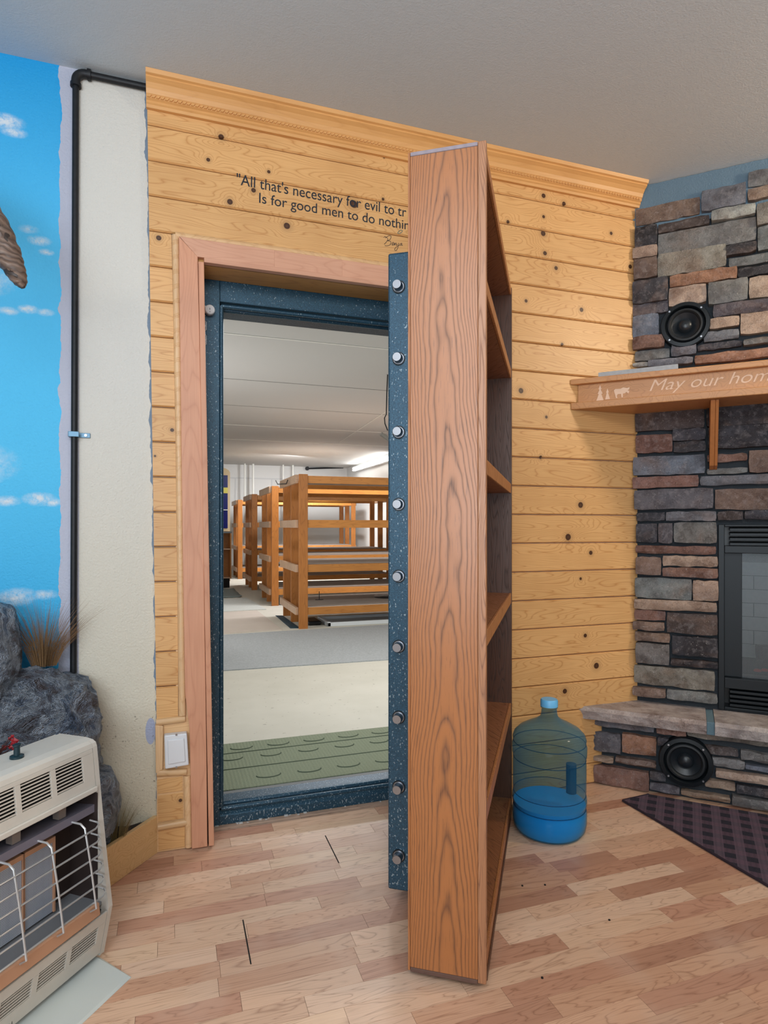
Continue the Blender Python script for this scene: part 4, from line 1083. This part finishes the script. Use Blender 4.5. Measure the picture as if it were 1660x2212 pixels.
# ----- speakers
def speaker(label, u, z, dfront, r):
    fr = Fr(FP(u, dfront, z), FP.x, -FP.y)     # y inwards (negative = towards room)
    t = thing('round_speaker', label, 'speaker', FP(u, dfront, z))
    build('housing', MB(fr).lathe([(r, .03), (r, -.004), (r * .97, -.010), (r * .82, -.012), (r * .78, -.004), (r * .76, .012), (0, .03)], 0, 0, 0, 8 if False else 36, 'y'), BLACKM, t)
    build('surround', MB(fr).lathe([(r * .74, .006), (r * .70, -.006), (r * .63, -.008), (r * .58, -.002), (r * .56, .008)], 0, 0, 0, 36, 'y'), plain('rubber_surround', (30, 34, 38), .6), t)
    build('cone', MB(fr).lathe([(r * .56, .006), (r * .30, .020), (r * .28, .006), (r * .22, -.002), (r * .10, -.006), (0, -.007)], 0, 0, 0, 36, 'y'), plain('speaker_cone', (26, 32, 38), .35), t)
    for k in range(4):
        a = pi / 4 + k * pi / 2
        build('screw', MB(fr).lathe([(0, -.0145), (.004, -.0145), (.004, -.011)], r * .89 * cos(a), 0, r * .89 * sin(a), 8, 'y'), CHROME, t)
u_, z_ = fpx(1481, 701, .04); speaker('round black speaker set in the stone wall above the mantel', u_, z_, .036, .100)

# ----- hearth
HD = .175
hth = thing('stone_hearth', 'raised ledge-stone hearth bench below the fireplace', 'hearth', FP(.6, .1, 0))
core = MB()
pa = [(2.015, 2.322), (1.775, 2.322)]; e0 = FP(3.0, HD - .035, 0); e1 = FP(3.0, .004, 0); s_ = FP(.03, .004, 0)
def foot(d, z0, z1, ln=3.0, y=2.322):
    # footprint between fireplace wall and offset d, ending on the pine wall
    xa = (2.018 + 2.34) - d / q - y
    e0, e1 = FP(ln, d, 0), FP(ln, .004, 0)
    P = [(2.018 + 2.34 - .006 - y, y), (xa, y), (e0.x, e0.y), (e1.x, e1.y)]
    return [(p[0], p[1], z0) for p in P] + [(p[0], p[1], z1) for p in P]
build('core', MB().hexa(foot(HD - .030, 0, .292)), MORTAR, hth)
def hpx(px, py, d=HD):
    p = onP(px, py, FN, FD0 + d) - FP.o; return p.dot(FP.x), p.z
HL = [(515,215,955,300,'slate'),(505,275,750,430,'pur'),(755,300,970,450,'orange'),(970,262,1155,325,'red'),(975,320,1050,385,'dark'),(1160,290,1660,390,'gt'),(1250,370,1478,450,'dbr'),(1490,405,1660,487,'gray'),
 (520,425,705,485,'tan'),(715,440,968,520,'brown'),(1310,445,1520,530,'gray'),(1520,490,1660,547,'blue'),(525,480,925,662,'red'),(928,530,1030,600,'dark'),(1335,520,1660,622,'pk'),(928,605,1115,682,'pur'),
 (1270,580,1460,665,'tan'),(1120,645,1430,737,'tan'),(1465,615,1660,697,'dark'),(1435,680,1660,782,'gray')]
uhr = hpx(1660, 1650)[0]
for k, (x0, y0, x1, y1, c) in enumerate(HL):
    a = hpx(1080 + x0 / 2.862, 1480 + y0 / 2.862); b_ = hpx(1080 + x1 / 2.862, 1480 + y1 / 2.862)
    ua, ub = a[0], b_[0]
    if x1 >= 1655: ub = uhr + .232
    ua = max(ua, -.152)
    stone(FP, ua, ub, max(.001, b_[1]), (.2925 if a[1] > .262 else a[1]), .024 + (k * 31 % 5) * .004, c, hth, d0=HD - .030, seed=200 + k)
rnd = random.Random(9); z = .001
uh = hpx(1660, 1650)[0]
while z < .26:
    hg_ = rnd.choice([.07, .09]); u = uh + .24
    while u < 2.2: L = rnd.uniform(.12, .3); stone(FP, u, u + L, z, min(z + hg_, .29), .03, rnd.choice(keys), hth, d0=HD - .03, seed=int(u * 999)); u += L
    z += hg_ + .002
# bench slabs with rough front edges
def slab_stone(ua, ub, col, seed, wall_end=False):
    rn = random.Random(seed); z0, z1, d1 = .293, .352, .222
    n = max(8, int((ub - ua) / .03)); pts = []
    rows = 6
    for i in range(n + 1):
        t = i / n; u = ua + (ub - ua) * t
        jj = mn.noise(Vector((u * 20, seed, 0))) * .006
        uu0 = u
        prof = [(.002, z1), (d1 * .5, z1 + .001 * rn.uniform(-1, 1)), (d1 - .014 + jj, z1 - .001), (d1 + jj + rn.uniform(-.004, .004), z1 - .016), (d1 - .004 + jj + rn.uniform(-.006, .004), (z0 + z1) / 2 - .008), (d1 - .010 + jj, z0 + .004), (d1 - .03, z0), (.002, z0)]
        for (d, z) in prof:
            uw = u
            if wall_end and i == 0: uw = -(d) + .012     # mitre along the pine wall (45 degrees)
            elif wall_end: uw = max(u, -(d) + .012 + i * .004)
            pts.append((uw, d, z))
    m = 8; fs = []
    for i in range(n):
        for j in range(m): fs.append((i * m + j, i * m + (j + 1) % m, (i + 1) * m + (j + 1) % m, (i + 1) * m + j))
    fs += [tuple(range(m)), tuple(range(n * m, n * m + m))[::-1]]
    mb = MB(FP).add(pts, fs); return build('cap_slab', mb, STONE, hth, color=srgb(*col))
uj = fpx(1527, 1570, .2)[0]; uk = fpx(1545, 1570, .2)[0]
slab_stone(-.23, uj, (186, 174, 170), 3, True); slab_stone(uk, uk + .75, (188, 178, 174), 4); slab_stone(uk + .765, uk + 1.5, (186, 174, 170), 6)
build('slab_joint', MB(FP).box(uj, uk, .004, .207, .295, .348), ceiling_mat('teal_mortar', (96, 122, 134), .6), hth, bev=.003)
u_, z_ = hpx(1482, 1649, HD + .03); speaker('round black speaker set in the front of the stone hearth', u_, z_, HD + .012, .104)

# ----- fireplace insert
fi = thing('fireplace_insert', 'black louvred fireplace insert with mesh screen in the stone wall', 'fireplace', FP(FU0 + .4, .0, .36))
a = fpx(1552, 1133, .02)[1]; zt = a; zbm = .358
FI = MB(FP)
def fx(cx, cy=1000, d=.02): return fpx(1340 + cx / 4.809, 1100 + cy / 4.809, d)
uA = fx(1022)[0]; uB = FU1
l_top0, l_top1 = fx(1140, 380)[1], fx(1140, 180)[1]
frm = MB(FP); 
uI = fx(1087)[0]; uP = fx(1275)[0]
zO1 = fx(1090, 455)[1]; zO0 = fx(1095, 1750)[1]
frm.box(uA, uI, -.10, .020, zbm, zt); frm.box(uB - .05, uB, -.10, .020, zbm, zt)
frm.box(uI, uB - .05, -.10, .020, l_top1, zt); frm.box(uI, uB - .05, -.10, .020, zO1, l_top0)
frm.box(uI, uB - .05, -.10, .020, zO0 - .045, zO0); frm.box(uI, uB - .05, -.10, .018, zbm, zbm + .012)
build('surround_frame', frm, BLACKM, fi, bev=.002)
build('side_post', MB(FP).box(uI, uP, -.12, -.012, zO0, zO1), BLACKM, fi, bev=.002)
for (za, zb, n) in ((l_top0, l_top1, 4), (zbm + .014, zO0 - .047, 4)):
    for k in range(n):
        z = za + (zb - za) * (k + .5) / n; hh = (zb - za) / n * .42
        build('louvre_slat', MB(FP).hexa([(uI + .02, -.03, z + .002), (uB - .06, -.03, z + .002), (uB - .06, .016, z - hh), (uI + .02, .016, z - hh), (uI + .02, -.03, z + .008), (uB - .06, -.03, z + .008), (uB - .06, .016, z + hh * .3), (uI + .02, .016, z + hh * .3)]), BLACKM, fi, bev=.001)
build('louvre_backing', MB(FP).box(uI, uB - .05, -.10, -.06, zbm, zO0 - .045), BLACK, fi)
build('louvre_backing', MB(FP).box(uI, uB - .05, -.10, -.06, l_top0, l_top1), BLACK, fi)
# firebox interior
bx = MB(FP); bx.box(uA, uB, -.52, -.50, zO0 - .05, zO1 + .05); bx.box(uA, uA + .02, -.5, -.10, zO0 - .05, zO1 + .05); bx.box(uB - .02, uB, -.5, -.10, zO0 - .05, zO1 + .05)
bx.box(uA, uB, -.5, -.10, zO0 - .05, zO0); bx.box(uA, uB, -.5, -.10, zO1, zO1 + .05)
build('firebox', bx, plain('soot', (40, 42, 44), .9), fi)
fbk = plain('pale_firebrick', (150, 152, 150), .9, grain=.15)
for j in range(7):
    z = zO0 + .004 + j * .068
    for i in range(6):
        u = uP + .02 + i * .13 - (.065 if j % 2 else 0)
        ua, ub = max(u, uP + .005), min(u + .126, uB - .04)
        if ub - ua > .02 and z + .06 < zO1: build('firebrick', MB(FP).box(ua, ub, -.499, -.485, z, z + .064), fbk, fi)
for j in range(7):
    z = zO0 + .004 + j * .068
    for i in range(3):
        if z + .06 < zO1: build('firebrick', MB(FP).box(uA + .0205, uA + .034, -.48 + i * .125, -.36 + i * .125, z, z + .064), fbk, fi)
M = Mat('mesh_screen', .4, srgb(120, 126, 130), .5); P_ = M.pos(); S = M.sep(P_)
uu = M.math('MULTIPLY', M.math('SUBTRACT', S[0], S[1]), q)
a1 = M.math('PINGPONG', M.math('MULTIPLY', M.math('ADD', uu, S[2]), 170.), .5); a2 = M.math('PINGPONG', M.math('MULTIPLY', M.math('SUBTRACT', uu, S[2]), 170.), .5)
hole = M.math('LESS_THAN', M.math('MAXIMUM', a1, a2), .385)
tr = M.node('ShaderNodeBsdfTransparent'); ms = M.node('ShaderNodeMixShader'); M.L.new(hole, ms.inputs[0]); M.L.new(M.b.outputs[0], ms.inputs[1]); M.L.new(tr.outputs[0], ms.inputs[2]); M.L.new(ms.outputs[0], M.N['Material Output'].inputs[0])
build('mesh_screen', MB(FP).box(uP, uB - .05, -.022, -.020, zO0, zO1), M.m, fi)
for k, (ua, ub, z, v) in enumerate(((uP + .10, uP + .55, zO0 + .06, -.25), (uP + .14, uP + .5, zO0 + .12, -.32), (uP + .08, uP + .4, zO0 + .055, -.35))):
    build('log', MB(FP).tube([(ua, v, z), ((ua + ub) / 2, v + .02, z + .01), (ub, v - .01, z)], [.038, .042, .035], 10), plain('charred_log%d' % k, (54, 44, 40), .9, grain=.4), fi)
for k in range(5):
    build('ember', MB(FP).lathe([(0, 0), (.016, .003), (.012, .012), (0, .015)], uP + .07 + k * .03, -.16 - .02 * (k % 2), zO0 + .001, 8), plain('red_ember%d' % k, (150, 34, 26), .8), fi)

# ----- mantel
MD = (2.018 + 2.34 - 3.991) * q
mz0, mz1 = 1.667, 1.800
mt = thing('mantel_shelf', 'long wooden mantel shelf with carved lettering, trees and moose across the stone wall', 'mantel', FP(.6, .15, mz0))
build('top_board', MB().hexa(foot(MD + .004, mz1 - .024, mz1, 1.75)), MANT, mt, bev=.003)
build('bottom_board', MB().hexa(foot(MD + .002, mz0, mz0 + .030, 1.75)), MANT, mt, bev=.003)
XE = FP(0, 0, 0)
fas0 = -(MD - .022) + .030
build('fascia', MB(FP).box(fas0, 1.75, MD - .040, MD - .020, mz0 + .0305, mz1 - .0245), MANT, mt)
build('end_cap', MB(FP).hexa([(fas0 - .026, MD - .055, mz0 + .031), (fas0 - .004, MD - .055, mz0 + .031), (fas0 - .004, MD - .035, mz0 + .031), (fas0 - .026, MD - .035, mz0 + .031), (fas0 - .026, MD - .055, mz1 - .025), (fas0 - .004, MD - .055, mz1 - .025), (fas0 - .004, MD - .035, mz1 - .025), (fas0 - .026, MD - .035, mz1 - .025)]), plain('grey_end', (150, 150, 136), .8), mt)
bu, bz = fpx(1535, 1010, .05)
bu2 = fpx(1535, 900, .14)[0]
bu = fpx(1536, 862, MD - .03)[0]
# corbel: tapering plate square to the stone, foot resting on it
for dx, bw in ((0, .018), (.0185, .012)):
    cb = MB(FP); w0 = 0.030
    u_ = bu + dx
    cb.add([(u_, .036, mz0 - .001), (u_, MD - .03, mz0 - .001), (u_, .075, mz0 - .255), (u_, .036, mz0 - .27), (u_ + bw, .036, mz0 - .001), (u_ + bw, MD - .03, mz0 - .001), (u_ + bw, .075, mz0 - .255), (u_ + bw, .036, mz0 - .27)],
           [(0, 1, 2, 3), (7, 6, 5, 4), (0, 4, 5, 1), (1, 5, 6, 2), (2, 6, 7, 3), (3, 7, 4, 0)])
    build('corbel', cb, plain('corbel_wood%d' % int(dx * 1000), (176, 112, 62), .5, grain=.15), mt, bev=.002)
# lettering, trees and moose
def mp_(px, py):
    p = onP(px, py, FN, FD0 + MD - .0195) - FP.o; return p.dot(FP.x), p.z
FF = lambda a: Fr(FP(a[0], MD - .0198, a[1]), FP.x, -FP.y)
a = mp_(1404, 845); b_ = mp_(1660, 818)
text_part('lettering', 'May our hom', FF((a[0], a[1])), ENGR, mt, b_[0] - a[0] + .01, .048, shear=.35, extra=-.006)
def sil(pts, sc=3.609, ox=1200, oy=760):
    P = [mp_(ox + x / sc, oy + y / sc) for x, y in pts]
    return MB(Fr(FP(0, MD - .0194, 0), FP.x, -FP.y)).poly([(p[0], p[1]) for p in P], -.0006)
for t_ in ([(350, 258), (362, 290), (355, 292), (370, 325), (360, 328), (380, 382), (320, 385), (340, 330), (332, 328), (345, 295), (338, 292)], [(408, 285), (418, 315), (412, 318), (428, 368), (390, 372), (402, 320), (397, 318)]):
    build('carved_tree', sil(t_), ENGR, mt, fix=False)
build('carved_moose', sil([(458, 300), (470, 290), (510, 288), (530, 278), (560, 282), (580, 276), (578, 292), (565, 300), (578, 305), (572, 324), (555, 312), (545, 322), (528, 326), (528, 355), (518, 355), (514, 328), (488, 330), (480, 345), (486, 360), (474, 360), (468, 335), (462, 318)]), ENGR, mt, fix=False)
# grey slate piece lying on the mantel
sl = MB(); p0, p1 = onZ(1297, 806, mz1 + .002), onZ(1466, 790, mz1 + .002)
A0 = FP(-.03, .14, 0); 
slb = MB(FP); ua, ub = fpx(1297, 803, .17)[0], fpx(1466, 788, .17)[0]
slb.hexa([(ua, .235, mz1 + .001), (ub, .235, mz1 + .001), (ub, .06, mz1 + .001), (max(ua, -.04), .06, mz1 + .001), (ua, .235, mz1 + .024), (ub, .235, mz1 + .026), (ub, .06, mz1 + .022), (max(ua, -.04), .06, mz1 + .022)])
tag(build('slate_piece', slb, plain('speckled_slate', (172, 176, 180), .8, grain=.2), bev=.002), 'thin grey slate offcut lying on top of the mantel', 'stone')

# =================================================================== RUG
M = Mat('plaid_rug', .95); P_ = M.pos(); S = M.sep(P_)
L_, T_, R2, R1 = onZ(1346, 1732, 0), onZ(1402, 1719, 0), onZ(1660, 1917, 0), onZ(1660, 1769, 0)
d1 = (R2 - L_).normalized()
uu = M.math('ADD', M.math('MULTIPLY', S[0], q), M.math('MULTIPLY', S[1], -q)); vv = M.math('ADD', M.math('MULTIPLY', S[0], q), M.math('MULTIPLY', S[1], q))
a1 = M.math('GREATER_THAN', M.math('PINGPONG', M.math('MULTIPLY', uu, 15.), .5), .26); a2 = M.math('GREATER_THAN', M.math('PINGPONG', M.math('MULTIPLY', vv, 15.), .5), .26)
f1 = M.math('GREATER_THAN', M.math('PINGPONG', M.math('MULTIPLY', uu, 60.), .5), .3)
c = M.mix(M.math('MULTIPLY', M.math('ADD', a1, a2), .5), srgb(20, 22, 38), srgb(130, 108, 124))
c = M.mix(M.math('MULTIPLY', a2, .5), c, srgb(82, 42, 60)); c = M.mix(M.math('MULTIPLY', f1, .25), c, srgb(40, 34, 44))
nz = M.noise(P_, 320, 2); c = M.mix(M.math('MULTIPLY', nz, .5), c, srgb(52, 48, 62)); M.color(c); M.bump(nz, .8, .006)
rg = thing('plaid_rug', 'dark purple and black plaid rug lying in front of the hearth', 'rug', (2.1, 1.7, 0))
E1 = L_ + (R2 - L_) * 3.2; E2 = FP(1.9, HD + .02, 0)
rgp = [L_, E1, E2, T_]
rgp = [Vector((p.x, p.y, 0)) for p in rgp]
build('pile', MB().hexa([(p.x, p.y, .0005) for p in rgp] + [(p.x, p.y, .008) for p in rgp]), M.m, rg, bev=.002)
ed = MB(); ed.tube([(L_.x, L_.y, .0055), (E1.x, E1.y, .0055)], .0045, 6); ed.tube([(L_.x, L_.y, .0055), (T_.x, T_.y, .0055)], .0045, 6)
build('bound_edge', ed, plain('dark_binding', (40, 28, 40), .9), rg)

# =================================================================== WATER JUG
jc = onZ(1187, 1138 + CH * FPX / 2.355, 0)
jg = thing('water_jug', 'blue translucent five-gallon water jug with light blue cap, on the floor by the bookcase', 'water jug', jc)
def thin_plastic(name, rgb, tint, gl=.06, mixf=.25):
    m = bpy.data.materials.new(name); m.use_nodes = True; t = m.node_tree; N = t.nodes; L = t.links
    b = N['Principled BSDF']; b.inputs['Base Color'].default_value = (*srgb(*rgb), 1); b.inputs['Roughness'].default_value = .12
    tr = N.new('ShaderNodeBsdfTransparent'); tr.inputs[0].default_value = (*srgb(*tint), 1)
    lw = N.new('ShaderNodeLayerWeight'); lw.inputs[0].default_value = .35
    ma = N.new('ShaderNodeMath'); ma.operation = 'MULTIPLY_ADD'; L.new(lw.outputs['Facing'], ma.inputs[0]); ma.inputs[1].default_value = .55; ma.inputs[2].default_value = mixf
    mx = N.new('ShaderNodeMixShader'); L.new(ma.outputs[0], mx.inputs[0]); L.new(tr.outputs[0], mx.inputs[1]); L.new(b.outputs[0], mx.inputs[2]); L.new(mx.outputs[0], N['Material Output'].inputs[0])
    return m
JS = thin_plastic('jug_plastic', (70, 140, 180), (196, 224, 232), mixf=.05)
JW = thin_plastic('jug_water', (44, 176, 255), (90, 190, 240), mixf=.8)
R_ = .137
prof = [(0, .004), (.10, .002), (.122, .006), (.132, .020), (R_, .045), (R_, .085), (.1325, .094), (.1325, .102), (R_, .112), (R_, .135), (.1325, .143), (.1325, .152), (.135, .162), (.135, .262), (.1325, .272), (.1325, .282), (R_, .292), (R_ + .001, .325), (.1335, .332), (.1335, .340), (R_ - .001, .350), (.130, .368), (.112, .386), (.080, .404), (.050, .418), (.034, .430), (.030, .440), (.028, .462), (.032, .466), (.032, .472), (.028, .476), (.028, .484)]
def ptsm(P):
    return P
jb = build('bottle', MB().lathe(prof, jc.x, jc.y, 0, 56), JS, jg, fix=False)
wp = [(0, .006), (.10, .005), (.119, .009), (.129, .022), (.1335, .046), (.1335, .084), (.129, .094), (.129, .100), (.1325, .108), (.1325, .112), (0, .112)]
build('water', MB().lathe(wp, jc.x, jc.y, 0, 48), JW, jg, fix=False)
build('cap', MB().lathe([(.0285, .470), (.0325, .470), (.0325, .492), (.029, .497), (0, .498)], jc.x, jc.y, 0, 32), plain('light_blue_cap', (110, 190, 240), .4), jg)
hd = MB().tube([(jc.x + .045, jc.y - .075, .165), (jc.x + .045, jc.y - .075, .272)], .019, 18)
build('handle', hd, thin_plastic('jug_handle', (30, 80, 120), (60, 110, 150), mixf=.55), jg)
rn_ = MB()
for zz in (.098, .147, .277, .336):
    ring = [(jc.x + .1335 * cos(2 * pi * k / 48), jc.y + .1335 * sin(2 * pi * k / 48), zz) for k in range(49)]
    rn_.tube(ring, .0014, 5, cap=False)
build('moulded_ring', rn_, thin_plastic('jug_ring', (40, 110, 160), (130, 180, 205), mixf=.15), jg, fix=False)

# small bits on the floor
for i, (px, py) in enumerate(((1129, 1914), (1178, 1912), (1317, 1988), (1172, 2113))):
    p = onZ(px, py, 0)
    tag(build('floor_speck', MB().lathe([(0, .0032), (.003, .0025), (.0034, 0)], p.x, p.y, 0, 8), BLACK), ['small dark bead on the floor nearest the bookcase', 'small dark bead on the floor right of the other bead', 'small dark bead on the floor between jug and rug', 'small dark speck on the floor by the bookcase foot'][i], 'bead')
